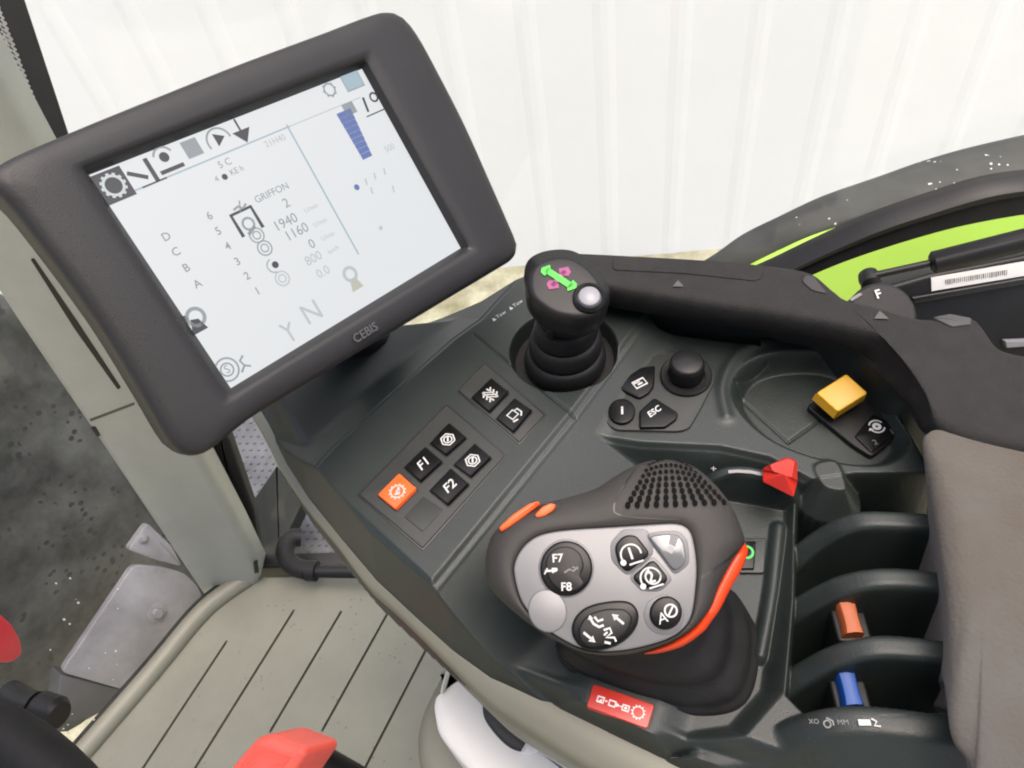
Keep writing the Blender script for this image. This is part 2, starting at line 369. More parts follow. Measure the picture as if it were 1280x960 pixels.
VI = np.arange(GX.size).reshape(GX.shape); ALLV = np.stack([GX, GY, z], -1).reshape(-1, 3)
nz = np.stack([-np.gradient(z, STEPX, axis=1), -np.gradient(z, STEPX, axis=0), np.ones_like(z)], -1).reshape(-1, 3); nz /= np.linalg.norm(nz, axis=1)[:, None]
def field_part(name, k, m):
    s = kf & (fc == k); j, i = np.nonzero(s)
    q = np.stack([VI[j, i], VI[j, i+1], VI[j+1, i+1], VI[j+1, i]], 1); u, inv = np.unique(q, return_inverse=True); inv = inv.reshape(-1, 4)
    me = bpy.data.meshes.new(name); o0 = ORIG[con.name]; me.vertices.add(len(u)); me.vertices.foreach_set('co', (ALLV[u]-o0).ravel())
    me.loops.add(inv.size); me.loops.foreach_set('vertex_index', inv.ravel()); me.polygons.add(len(inv)); me.polygons.foreach_set('loop_start', np.arange(0, inv.size, 4)); me.update(calc_edges=True)
    me.polygons.foreach_set('use_smooth', [True]*len(inv)); me.materials.append(m)
    me.normals_split_custom_set_from_vertices([tuple(a) for a in nz[u]])
    o = bpy.data.objects.new(name, me); COL.objects.link(o); o.parent = con; ORIG[o.name] = o0; return o
shell = field_part('shell', 0, CONS); swp = field_part('switch_panel', 1, CONS); field_part('storage_tray', 2, CONS)
for k in (4, 5, 6, 7, 8): field_part('lever_divider', k, CONS)
# beige trim along the underside of the console edge
TRIM = [(282, 470), (320, 530), (345, 578), (373, 622), (416, 675), (453, 724), (492, 760), (553, 820), (603, 870), (640, 897), (731, 956), (830, 1010), (900, 1045)]
pl = GZ(-.052); o_ = catmull(pl.px(TRIM), False, 5); i_ = catmull([(H(x+25, y-14, -.05)[0], H(x+25, y-14, -.05)[1]) for x, y in B_LEFT], False, 5)
mb = MB(); V = []; F = []; n = min(len(o_), len(i_))
prof = [(1.0, -.050), (.55, -.0495), (.12, -.052), (0, -.058), (.05, -.085), (.35, -.16)]
R = [[np.array([*(o_[k]*(1-t)+i_[k]*t), hz]) for k in range(n)] for t, hz in prof]; loft(mb, R[::-1], BEIGE, False, False, False); mb.build('edge_trim', con, angle=60)
# switch plates and push buttons
Z0 = GZ(0)
def plate(pxs):
    mb = MB(); P = Z0.px(pxs, .001); prism(mb, Z0, rnd(inset(P, -.0012), .0015), -.003, .0003, LIP, .0002); prism(mb, Z0, rnd(P, .0012), -.003, .0012, PANEL, .0006)
    return mb.build('switch_plate', swp)
plate([(449, 618), (558, 506), (631, 569), (528, 685)]); plate([(573, 488), (606, 454), (680, 518), (649, 553)])
BTN = [([(472, 618), (499, 591), (521, 611), (495, 637)], ORANGE, 'gear', 'orange push button with a gear symbol'), ([(505, 583), (531, 558), (553, 577), (526, 602)], BLKG, 'F1', 'black push button reading F1'),
       ([(537, 553), (561, 528), (583, 547), (558, 569)], BLKG, 'hex', 'black push button with a nut symbol next to F1'), ([(537, 612), (563, 585), (586, 605), (560, 631)], BLKG, 'F2', 'black push button reading F2'),
       ([(567, 580), (593, 554), (614, 572), (589, 596)], BLKG, 'hex', 'black push button with a nut symbol next to F2'), ([(505, 646), (529, 620), (554, 637), (528, 665)], PANEL, '', 'blank grey switch cover'),
       ([(589, 496), (614, 472), (636, 490), (612, 515)], BLKG, 'axle', 'black push button with a cross shaft symbol'), ([(620, 522), (643, 497), (665, 513), (642, 540)], BLKG, 'tank', 'black push button with a tank symbol')]
for q, m, ic, lab in BTN:
    mb = MB(); h = .0016 if ic == '' else .0031
    P = Z0.px(q, h); prism(mb, Z0, rnd(P, .0012, 3), .0, h, m, .0007)
    if ic:
        P2 = rnd(inset(P, -.0008), .001, 2); prism(mb, Z0, P2, .0, .0014, RUB, .0003)
        c = np.mean(q, 0); pk = .0006; a = Icon(mb, Z0, c, (31, -30), .0058, h+.00015, INK)
        a2 = np.array(P); e0, e1 = a2[3], a2[2]                                   # raised lip along the lower edge
        d = (a2[0]-a2[3])/np.linalg.norm(a2[0]-a2[3])*.0012
        prism(mb, Z0, [e0+d*.2, e1+d*.2, e1+d*1.3, e0+d*1.3], h-.0003, h+.0011, m, .0004)
        if ic in ('F1', 'F2'): a.text(ic, 0, 0, 1.55, shear=.25, bold=.01)
        elif ic == 'gear': a.gear(0, 0, .72, teeth=12, w=.15); a.line([(-.42, 0), (-.1, -.35), (.42, .3)], .22); a.disc(0, 0, .2)
        elif ic == 'hex':
            a.line([(.8*math.cos(t), .8*math.sin(t)) for t in np.arange(0, 6.2, math.pi/3)], .16, closed=True); a.ring(0, 0, .45, .14); a.line([(-.2, -.2), (.25, .25)], .2)
        elif ic == 'axle':
            for t in (-.5, 0, .5): a.line([(-.8, t-.2), (-.2, t+.3), (.2, t-.3), (.8, t+.2)], .2)
            a.line([(-.35, -.9), (-.35, .9)], .18); a.line([(.35, -.9), (.35, .9)], .18)
        elif ic == 'tank':
            a.line([(-.6, -.35), (-.6, .55), (.35, .55), (.35, -.35)], .17, closed=True); a.line([(.35, .3), (.8, .3), (.8, -.4), (.35, -.75)], .17); a.line([(-.8, -.6), (-.2, -.8)], .2)
    tag(mb.build('push_button', swp, angle=30), lab, None)
mb = MB(); a = Icon(mb, Z0, (634, 388), (30, -20), .003, .0004, INK)
a.poly([(-4.6, -.5), (-3.6, -.5), (-4.1, .6)]); a.text('Tow', -2, 0, 1.5, shear=.2); a.poly([(.6, -.5), (1.6, -.5), (1.1, .6)]); a.text('Tow', 3.2, 0, 1.5, shear=.2)
mb.build('printed_marking', swp); mb = MB(); a = Icon(mb, Z0, (768, 374), (30, -2), .003, .0004, INK); a.text('I', -.9, .3, 1.6); a.text('A', .7, -.5, 1.6); mb.build('printed_marking', swp)
# keypad plate
ZK = GZ(-.0135); k5 = ((560, 280), 3.43)
kp = MB(); pp(kp, ZK, sc([(668, 800), (690, 740), (775, 640), (835, 582), (900, 556), (1010, 548), (1100, 575), (1143, 640), (1140, 680), (1085, 790), (1035, 875), (990, 888), (720, 882), (680, 855)], *k5), -.004, .0016, PANEL, .001, .003)
kpo = kp.build('keypad', con)
def key(pxs, lab, fn, r=.002):
    mb = MB(); pp(mb, ZK, sc(pxs, *k5), .0, .0042, BLKG, .0011, r); fn(mb); tag(mb.build('key', kpo), lab, None)
def ic_win(mb): a = Icon(mb, ZK, sc([(822, 682)], *k5)[0], (10, -5), .0046, .0045, INK); a.line([(-.9, -.6), (.9, -.6), (.9, .6), (-.9, .6)], .28, closed=True); a.line([(-.4, -.1), (.4, -.1)], .3); a.line([(-.9, .3), (.2, .3)], .2)
def ic_i(mb): a = Icon(mb, ZK, sc([(745, 800)], *k5)[0], (10, -1), .0045, .0045, INK); a.text('i', 0, 0, 2.0, shear=.1, bold=.03)
def ic_esc(mb): a = Icon(mb, ZK, sc([(883, 805)], *k5)[0], (10, -7), .0045, .0045, INK); a.text('ESC', 0, 0, 1.35, shear=.25, bold=.02)
key([(735, 705), (770, 650), (830, 612), (888, 605), (884, 690), (862, 722), (820, 746)], 'angular black key with a window symbol', ic_win)
key([(745+58*math.cos(t), 800+54*math.sin(t)) for t in np.linspace(0, 6.283, 20, endpoint=False)], 'round black information key', ic_i, .0005)
key([(820, 800), (885, 742), (988, 808), (980, 835), (930, 870), (820, 872)], 'black escape key', ic_esc)
mb = MB(); kb = H(*sc([(1020, 655)], *k5)[0], -.012)
lathe(mb, kb-np.array([0, 0, .002]), (0, 0, 1), [(.0172, 0), (.0172, .0042), (.0162, .0052), (.0125, .0046), (.0120, .003)], BLK)
pr = [(.0112, .002), (.0112, .0145), (.0106, .0160), (.0094, .0168), (.002, .0170)]
lathe(mb, kb, (0, 0, 1), pr, BLK)
for i in range(40):
    t = 2*math.pi*i/40; c = kb+np.array([math.cos(t)*.0113, math.sin(t)*.0113, 0]); tube(mb, [c+[0, 0, .004], c+[0, 0, .0140]], .00035, BLK, 6)
tag(mb.build('rotary_knob', kpo), None, None)
# black switch plate of the yellow lever with its print
ZT = GZ(-.027); mb = MB(); pp(mb, ZT, [(1008, 508), (1056, 470), (1110, 500), (1132, 535), (1090, 571), (1066, 556)], -.004, .0022, BLK, .0012, .003)
pp(mb, ZT, [(1068, 545), (1092, 516), (1128, 536), (1090, 566)], .0022, .0034, BLKG, .0008, .002)
a = Icon(mb, ZT, (1096, 533), (10, -3), .0048, .0037, INK); a.ring(0, 0, .38, .4); a.ring(0, 0, .95, .2, a0=20, a1=150); a.ring(0, 0, .95, .2, a0=200, a1=330); a.poly([(-.95, .1), (-1.3, -.3), (-.6, -.3)])
a = Icon(mb, ZT, (1115, 540), (10, -3), .003, .0037, INKG); a.text('1', 0, 0, 1.8); a = Icon(mb, ZT, (1094, 553), (10, -3), .003, .0037, INKG); a.text('2', 0, 0, 1.8); mb.build('lever_slot_plate', con)
# little switch with the green ring beside the big lever
ZD = GZ(-.036); mb = MB(); pp(mb, ZD, [(925, 672), (958, 672), (955, 716), (925, 716)], -.003, .0012, CONS, .0006, .001); pp(mb, ZD, [(928, 676), (945, 676), (943, 711), (926, 711)], .001, .0030, BLKG, .0008, .001)
a = Icon(mb, ZD, (933, 690), (1, 0), .0042, .0033, GREL); a.ring(0, 0, .9, .35); mb.build('green_ring_switch', con)
# red safety sticker laid over the rim
mb = MB(); c4 = [(742, 855), (818, 881), (809, 911), (733, 883)]
def bil(a, b): a_, b_ = a, b; q = [np.array(p, float) for p in c4]; return (q[0]*(1-a_)+q[1]*a_)*(1-b_)+(q[3]*(1-a_)+q[2]*a_)*b_
NX, NY = 14, 6; V = [drop(*bil(i/NX, j/NY))+np.array([0, 0, .0007]) for j in range(NY+1) for i in range(NX+1)]
def zfit(V):   # smooth the conforming sheet with a quadratic so that it lies flat
    V = np.array(V); x, y = V[:, 0]-V[:, 0].mean(), V[:, 1]-V[:, 1].mean(); A = np.stack([np.ones_like(x), x, y], 1); c, *_ = np.linalg.lstsq(A, V[:, 2], rcond=None); return c, V[:, 0].mean(), V[:, 1].mean()
(c0, c1, c2), mx_, my_ = zfit(V); nS = np.array([-c1, -c2, 1]); PS = Plane((mx_, my_, c0+.0009), (0, 0, 1))
mb = MB(); pp(mb, PS, c4, -.004, 0, RED, .0004, .0015)
a = Icon(mb, PS, (773, 882), (76, 26), .0031, .0003, WHITEP)
for t in (-3.2, -1.1, 1.3): a.line([(t-.55, -.45), (t+.55, -.45), (t+.55, .45), (t-.55, .45)], .3, closed=True)
a.poly([(-3.5, -.3), (-2.9, -.3), (-2.9, .2)]); a.line([(-2.4, .05), (-2.0, .05)], .28); a.poly([(-.4, -.35), (-.4, .35), (.3, 0)]); a.line([(.3, 0), (.75, 0)], .2); a.disc(1.3, 0, .25)
a.gear(3.5, 0, .95, teeth=12, w=.2); tag(mb.build('red_sticker', con), 'red warning sticker with white symbols', None)
# print on the front divider
ZF = GZ(.0056); mb = MB(); a = Icon(mb, ZF, (1050, 903), (100, 0), .0035, 0, INKG)
a.text('XO', -3.4, .1, .9); a.ring(-1.7, -.2, .45, .2); a.line([(-1.7, .6), (-.9, .2), (-.9, -.4)], .25); a.text('MM', .4, 0, 1.0); a.line([(2.4, 0), (4.0, 0)], .8, INK); a.line([(4.2, .5), (4.8, .1), (4.4, -.4), (5.2, -.5)], .25, INK)
mb.build('divider_print', con)

# ------------------------------------------------------------------ finger levers (things)
def lever_stem(mb, base, top, r=.004): tube(mb, [base, top], r, BLK, 10)
# yellow
lv = thing('hand_lever', 'yellow wedge shaped lever cap standing on a black slot plate', 'lever', tuple(H(1050, 500, -.025)), 'coloured finger levers on the console')
PY = Plane(H(1052, 490, -.006), (-.12, -.22, .96)); mb = MB()
Rg = [PY.px([(1020, 491), (1058, 467), (1085, 491), (1047, 515)], 0)]
P0 = rnd(Rg[0], .0016, 3); prism(mb, PY, P0, -.011, 0, YEL, .0010); q = PY.px([(1020, 491), (1047, 515)], 0)
e0, e1 = np.array(q[0]), np.array(q[1]); dd = e1-e0; nn = np.array([dd[1], -dd[0]])/np.linalg.norm(dd)
if nn[0] > 0: nn = -nn
V = [PY.w(*(e0), -.0008), PY.w(*(e1), -.0008), PY.w(*(e1+nn*.0028), -.006), PY.w(*(e0+nn*.0028), -.006), PY.w(*e0, -.011), PY.w(*e1, -.011), PY.w(*(e1+nn*.001), -.011), PY.w(*(e0+nn*.001), -.011)]
mb.add(V, [(0, 1, 2, 3), (3, 2, 6, 7), (0, 3, 7, 4), (1, 5, 6, 2)], YEL); mb.build('cap', lv, angle=30)
mb = MB(); lever_stem(mb, H(1056, 500, -.03), H(1052, 491, -.012), .005); mb.build('stem', lv)
# red
lr = thing('hand_lever', 'red faceted lever cap in the short curved slot above the dividers', 'lever', tuple(H(975, 605, -.03)), 'coloured finger levers on the console')
PR = Plane(H(976, 596, .004), (-.1, -.5, .86)); mb = MB()
top = PR.px([(962, 581), (984, 573), (994, 576), (990, 597), (966, 589)], .0); mid = PR.px([(954, 585), (983, 571), (997, 576), (997, 602), (992, 621), (954, 602)], -.004)
c = np.mean(np.array(mid), 0); rr = rings3(PR, [(mid, -.022, .75), (mid, -.014, .97), (mid, -.005, 1.0), (top, 0.0, .98)], c, 40); loft(mb, rr, RED); mb.build('cap', lr, angle=25)
mb = MB(); lever_stem(mb, H(975, 612, -.03), H(976, 598, -.01)); mb.build('stem', lr)
mb = MB(); ZA = GZ(-.0105); a = Icon(mb, ZA, (930, 590), (44, 3), .002, .0, mat('dull_print', (.22, .22, .22), .6)); a.line([(-4.6, -.3), (-2, .2), (2, .2), (5.5, -.5)], 1.1); a.text('+', -9, .3, 3.5); mb.build('slot_scale', con)
# orange and blue
for nm, (cx_, y0, y1), m in (('dull orange', (1064, 752, 790), ORBR), ('blue', (1063, 836, 880), BLUE)):
    l = thing('hand_lever', f'{nm} roller cap on a black finger lever between two console dividers', 'lever', tuple(H(cx_, (y0+y1)/2, -.06)), 'coloured finger levers on the console')
    a0, a1 = H(cx_, y0, -.012), H(cx_, y1, -.012); ax = a1-a0; L_ = np.linalg.norm(ax); ax /= L_; mb = MB()
    nrm = np.cross(np.array([1, 0, 0]), ax); nrm = nrm*np.sign(nrm[2]); PL = Plane((a0+a1)/2, nrm, (1, 0, 0)); w2 = .0052
    ringsL = []
    for k in range(9):
        t = k/8*2-1; b = t*L_/2; ww = w2*(.88+.14*t*t); ringsL.append([PL.w(x_*ww, b, hh) for x_, hh in ((-1, -.012), (-1, -.003), (-.75, -.0005), (0, .0006), (.75, -.0005), (1, -.003), (1, -.012))])
    loft(mb, ringsL, m, True, True, True); mb.build('cap', l, angle=40)
    mb = MB(); prism(mb, PL, rnd([(-.0075, -L_/2-.002), (.0105, -L_/2-.002), (.0105, L_/2+.003), (-.0075, L_/2+.003)], .003), -.05, -.0085, BLK, .0015); mb.build('stem', l)

# ================================================================== JOYSTICK
jt = thing('joystick', 'small black joystick with ribbed rubber boot and green and magenta arrows on its head', 'joystick', (JB[0], JB[1], -.016))
mb = MB(); base = np.array([JB[0], JB[1]-.002, -.0145]); lean = np.array([.008, -.006, .05])
lathe(mb, base, (0, 0, 1), [(.0368, -.002), (.0365, .001), (.030, .0014)], RUB, 64)
prof = []
for k in range(5):
    r0 = .0275-.0034*k; h0 = .0015+.0078*k
    for t in range(9): prof.append((r0-.0022*t/8+.0017*math.sin(math.pi*t/8)**.7-.0010*(t in (0, 8)), h0+.0078*t/8))
prof.append((.010, .044))
R = [[base+np.array([0, 0, h])+lean*(h/.05)+r*np.array([math.cos(a), math.sin(a), 0]) for a in np.linspace(0, 2*math.pi, 64, endpoint=False)] for r, h in prof]
loft(mb, R, RUB); mb.build('boot', jt, angle=70)
PJ = Plane(H(709, 362, .078), (.06, -.30, .95)); k5 = ((560, 280), 3.43); mb = MB()
full = catmull(PJ.px(sc([(326, 262), (330, 200), (358, 160), (420, 134), (500, 128), (560, 145), (622, 190), (668, 245), (692, 295), (688, 350), (662, 410), (612, 448), (545, 462), (455, 440), (378, 396), (336, 335)], *k5), -.012), True, 5)
face = catmull(PJ.px(sc([(345, 258), (350, 210), (375, 172), (432, 147), (500, 141), (553, 157), (612, 200), (655, 253), (674, 300), (668, 345), (640, 385), (590, 402), (530, 402), (462, 388), (400, 352), (357, 310)], *k5), 0), True, 5)
cJ = np.mean(np.array(full), 0)
loft(mb, rings3(PJ, [(full, -.046, .40), (full, -.040, .46), (full, -.034, .70), (full, -.028, .90), (full, -.020, .985), (full, -.012, 1.0), (full, -.006, .985), (face, -.0015, 1.0), (face, .0002, .95), (face, .0006, .85), (face, .0006, .4)], cJ, 80), BLK); jh = mb.build('head', jt, angle=70)
mb = MB(); q = sc([(415, 400), (455, 425), (452, 470), (425, 452)], *k5); pp(mb, Plane(PJ.o, PJ.n), q, -.036, -.022, BLKG, .002, .002); mb.build('trigger', jt)
mb = MB(); a = Icon(mb, PJ, sc([(475, 232)], *k5)[0], (104, 68), .0063, .0011, GREEN)
a.m = MAG; a.line([(-.02, -1.0), (.02, 1.0)], .42); a.poly([(-.62, .82), (0, 1.5), (.55, 1.2), (.6, .7), (.2, .5), (-.3, .5)]); a.poly([(.62, -.82), (0, -1.5), (-.55, -1.2), (-.6, -.7), (-.2, -.5), (.3, -.5)])
a.h = .0014; a.m = GREEN; a.line([(-1.5, 0), (1.5, 0)], .62); a.poly([(-1.95, -.1), (-1.5, .62), (-1.2, .3), (-1.2, -.62), (-1.75, -.5)]); a.poly([(1.95, .1), (1.5, -.62), (1.2, -.3), (1.2, .62), (1.75, .5)]); mb.build('arrow_print', jt)
mb = MB(); bc = PJ.hit(*sc([(605, 322)], *k5)[0], 0)
lathe(mb, bc, PJ.n, [(.0098, -.001), (.0098, .0022), (.0088, .0029), (.0076, .0024), (.0074, .001)], BLKG); lathe(mb, bc, PJ.n, [(.0068, 0), (.0068, .0030), (.0060, .0045), (.0035, .0054), (.0008, .0056)], KNOBW); tag(mb.build('push_button', jt), 'round pale grey push button', None)

# ================================================================== MULTI FUNCTION LEVER
k7 = ((580, 560), 2.824); PM = Plane(H(745, 735, .060), (.02, -.36, .93))
mt = thing('drive_lever', 'large grey multi-button drive lever with silver face plate on a square rubber bellows', 'lever', tuple(H(850, 810, -.036)))
plate_px = sc([(172, 440), (178, 395), (205, 348), (250, 312), (310, 294), (400, 284), (520, 277), (640, 269), (745, 264), (790, 278), (812, 315), (826, 410), (822, 500), (808, 590), (778, 640), (715, 680), (600, 712), (500, 722), (420, 712), (350, 681), (285, 638), (228, 584), (192, 525)], *k7)
head_px = sc([(79, 440), (80, 385), (95, 325), (120, 290), (165, 250), (220, 215), (290, 200), (370, 178), (460, 150), (520, 112), (580, 75), (650, 50), (720, 45), (790, 60), (850, 100), (905, 160), (945, 220), (972, 285), (984, 335), (936, 415), (895, 490), (868, 560), (828, 612), (770, 658), (690, 696), (600, 722), (500, 730), (410, 716), (330, 682), (260, 640), (180, 580), (115, 520), (88, 475)], *k7)
top_px = [(x+(746-x)*.10, y+(725-y)*.10) for x, y in head_px]
full = catmull(PM.px(head_px, -.022), True, 4); plt = catmull(PM.px(plate_px, 0), True, 4); topo = catmull(PM.px(top_px, -.008), True, 4)
cM = np.mean(np.array(plt), 0); mb = MB()
ang = np.linspace(0, 2*math.pi, 144, endpoint=False)
rp = star(plt, cM, ang); rf = star(full, cM, ang)
def hring(t, h, k=1.0): # between the plate edge (t=0) and the full outline (t=1)
    return [PM.w(cM[0]+(rp[i]+(rf[i]-rp[i])*t)*k*math.cos(a), cM[1]+(rp[i]+(rf[i]-rp[i])*t)*k*math.sin(a), h) for i, a in enumerate(ang)]
RH = [hring(1, -.075, .42), hring(1, -.066, .56), hring(1, -.055, .78), hring(1, -.044, .91), hring(1, -.033, .98), hring(1, -.022, 1.0), hring(.97, -.014), hring(.86, -.0075), hring(.66, -.0030), hring(.40, -.0006), hring(.16, -.0002), hring(.03, -.0006), hring(0, -.0016, .995), hring(0, -.003, .97)]
loft(mb, RH, SHELL); ho = mb.build('head', mt, angle=80)
hv = [Vector(v) for v in mb.v]; BV = BVHTree.FromPolygons(hv, mb.f)
def hhit(x, y):
    r = ray(x, y); loc, nr, i, d = BV.ray_cast(Vector(CAM), Vector(r).normalized())
    if loc is None: return None, None
    nr = np.array(nr); nr = nr if nr.dot(ray(x, y)) < 0 else -nr
    return np.array(loc), nr
def surf_line(mb, pxs, w, m, lift=.0003):
    pts = catmull(pxs, False, 8); Q = [hhit(*p) for p in pts]; Q = [q for q in Q if q[0] is not None]; V = []
    for i, (p, nr) in enumerate(Q):
        d = Q[min(i+1, len(Q)-1)][0]-Q[max(i-1, 0)][0]; s = np.cross(nr, d); s /= max(np.linalg.norm(s), 1e-9); V += [p+nr*lift-s*w/2, p+nr*lift+s*w/2]
    mb.add(V, [(2*i, 2*i+2, 2*i+3, 2*i+1) for i in range(len(Q)-1)], m)
mb = MB(); surf_line(mb, sc([(600, 78), (575, 118), (545, 165), (530, 205), (538, 232), (600, 245), (690, 250), (760, 252)], *k7), .0009, LIP); surf_line(mb, sc([(832, 462), (880, 430), (940, 385), (984, 345)], *k7), .0008, LIP)
mb.build('seam_line', ho)
mb = MB()                                                    # dimples of the rubber grip
for j in range(8):
    for i in range(11):
        u, v = i/10, j/7
        tl, tr, bl, br = np.array((655, 62)), np.array((800, 72)), np.array((578, 203)), np.array((915, 192))
        p = (tl*(1-u)+tr*u)*(1-v)+(bl*(1-u)+br*u)*v; p = p+np.array([0, -26*math.sin(math.pi*u)*(1-v)])
        q, nr = hhit(*sc([p], *k7)[0])
        if q is None: continue
        u_, v_ = frame_axes(nr); V = [q+nr*.0008+.0019*(.8+.4*v)*.8*(u_*math.cos(t)+.75*v_*math.sin(t)) for t in np.linspace(0, 6.283, 10, endpoint=False)]
        mb.add(V, [tuple(range(10))], DIMP)
mb.build('grip_dimples', ho)
mb = MB(); P = [(cM[0]+rp[i]*.985*math.cos(a), cM[1]+rp[i]*.985*math.sin(a)) for i, a in enumerate(ang)]; prism(mb, PM, P, -.004, .0006, SILV, .0010)
fp = mb.build('face_plate', mt)
def kface(name, pxs, m, h=.003, bev=.0009, r=.002, base=None, fn=None, lab=None, smooth=0):
    mb = MB(); pp(mb, PM, sc(pxs, *k7), 0, h, m, bev, r, smooth=smooth)
    if base: pp(mb, PM, sc(base, *k7), 0, .0009, SILVD, .0003, .003)
    if fn: fn(mb, h+.0002)
    return tag(mb.build(name, fp), lab, None)
ell = lambda cx, cy, a, b, t0=0, n=36: [(cx+a*math.cos(t)*math.cos(t0)-b*math.sin(t)*math.sin(t0), cy+a*math.cos(t)*math.sin(t0)+b*math.sin(t)*math.cos(t0)) for t in np.linspace(0, 2*math.pi, n, endpoint=False)]
def IK(mb, c, d, s, h, m=INK): return Icon(mb, PM, sc([c], *k7)[0], d, s*.74, h, m)
def f_dial(mb, h):
    pp(mb, PM, sc([(285, 395), (320, 352), (372, 345), (412, 370), (425, 420), (408, 450), (430, 478), (395, 508), (335, 505), (295, 460)], *k7), h-.0004, h+.0010, BLK, .0008, .003)
    hh = h+.0014
    IK(mb, (330, 390), (10, -.6), .0042, hh).text('F7', 0, 0, 1.75, bold=.02); IK(mb, (361, 491), (10, -.4), .0042, hh).text('F8', 0, 0, 1.75, bold=.02)
    a = IK(mb, (308, 433), (10, -1), .0045, hh); a.line([(-.9, 0), (.2, 0)], .3); a.poly([(.1, -.4), (.9, -.1), (.9, .3), (.1, .4)]); a.line([(-1, -.4), (-.5, .4)], .2)
    a = IK(mb, (378, 430), (10, -1), .0045, hh, INKG); a.line([(-1, -.3), (-.2, .1), (.3, -.2), (1, .3)], .25); a.line([(.2, .4), (1, .0)], .2)
kface('toggle_pad', ell(361, 425, 93, 98), BLKG, .0022, .0012, 0, ell(361, 425, 99, 104), f_dial, 'round black toggle pad reading F7 and F8')
def f_pad(mb, h):
    pp(mb, PM, sc([(402, 640), (430, 590), (500, 566), (570, 568), (598, 600), (575, 655), (520, 690), (450, 706), (410, 685)], *k7), h-.0004, h+.0012, BLK, .001, .004)
    hh = h+.0016
    a = IK(mb, (470, 612), (10, -2), .005, hh); a.line([(-.8, .6), (-.5, -.2), (.1, -.7), (.7, -.6)], .3); a.line([(-.2, .6), (.1, 0), (.8, .1)], .28); a.poly([(-1.1, .4), (-.4, .4), (-.75, .95)])
    a = IK(mb, (543, 604), (10, -2), .005, hh); a.arrow(.6, -.7, -.35, .45, .3, .75)
    a = IK(mb, (443, 668), (10, -2), .005, hh); a.arrow(-.6, .7, .35, -.45, .3, .75)
    a = IK(mb, (515, 663), (10, -2), .005, hh); a.line([(-.6, .8), (.2, .9), (.3, .3), (-.5, -.1), (.5, -.3), (.6, -.8)], .26); a.line([(-.8, -.6), (-.1, -.9)], .28); a.line([(-.2, .5), (-.7, .2)], .25)
kface('direction_pad', [(380, 648), (388, 605), (420, 568), (470, 548), (540, 538), (588, 545), (614, 575), (614, 618), (590, 660), (545, 695), (480, 716), (428, 712), (395, 685)], BLKG, .0026, .0014, .002, None, f_pad, 'oval black direction pad with white arrows', 3)
kface('blank_button', ell(295, 575, 68, 78, -.35), SILV, .0014, .0009, 0, None, None, 'blank silver disc button')
kface('round_button', ell(713, 582, 57, 60, .5), BLKG, .0026, .0012, 0, ell(706, 590, 72, 70, .5), lambda mb, h: (IK(mb, (700, 602), (10, -3.5), .005, h).text('A', 0, 0, 1.9, shear=.1), IK(mb, (730, 574), (10, -3), .005, h).ring(0, 0, .75, .22), IK(mb, (730, 574), (10, -3), .005, h).line([(-.45, -.45), (.45, .45)], .22)), 'round black button with the letter A and a crossed ring')
def f_turn(d):
    def f(mb, h):
        c = (590, 372) if d == '1' else (660, 455)
        a = IK(mb, c, (10, -3.2), .0068, h); a.ring(-.05, -.1, .95, .16, a0=-10, a1=200); a.text(d, -.05, -.05, 1.55, bold=.02); a.line([(-.5, -.95), (.9, -.95)], .16); a.disc(-.98, -.6, .28)
        if d == '2': a.ring(.2, 0, .7, .16, a0=100, a1=380)
    return f
kface('turn_button', [(530, 345), (562, 308), (606, 305), (660, 374), (578, 440), (545, 410)], BLKG, .0026, .001, .003, [(515, 335), (560, 285), (650, 285), (672, 374), (578, 455), (520, 400)], f_turn('1'), 'black button with the figure 1 in an arc')
kface('turn_button', [(590, 456), (668, 390), (726, 462), (690, 497), (632, 495)], BLKG, .0026, .001, .003, [(578, 456), (668, 378), (740, 462), (695, 508), (625, 505)], f_turn('2'), 'black button with the figure 2 in an arc')
GLOW = mat('smoked_lens', (.12, .125, .13), .12, .05, 30, spec=.8)
def f_len(mb, h):
    a = IK(mb, (728, 358), (10, -3), .003, h, KNOBW); a.poly([(-1, 0), (0, -1), (1, 0), (0, 1)]); a.m = SILVD; a.poly([(.1, 1.2), (1.2, 3.2), (2.6, 2), (1.2, .2)])
kface('lens_button', [(648, 312), (700, 302), (752, 302), (778, 330), (786, 402), (744, 438)], GLOW, .0026, .001, .003, [(635, 305), (700, 292), (760, 292), (790, 325), (798, 408), (744, 452)], f_len, 'smoked grey lens button at the upper corner')
mb = MB(); PB = Plane(PM.o, PM.n); pp(mb, PB, sc([(122, 280), (170, 235), (230, 195), (262, 186), (268, 196), (250, 212), (200, 250), (165, 275), (130, 296)], *k7), -.026, -.0022, ORANGE, .0013, .0015)
tag(mb.build('side_button', mt), 'long orange button on the upper edge of the lever', None)
mb = MB(); pp(mb, PB, sc([(250, 236), (275, 208), (305, 194), (326, 200), (315, 220), (285, 240), (256, 246)], *k7), -.018, -.0004, ORANGE, .0008, .001); tag(mb.build('side_button', mt), 'short orange button next to the long one', None)
mb = MB(); st = sc([(994, 338), (998, 365), (975, 420), (935, 490), (900, 560), (870, 605), (850, 640), (790, 685), (700, 718), (640, 724), (700, 698), (780, 660), (835, 610), (862, 570), (885, 500), (920, 430), (960, 370)], *k7)

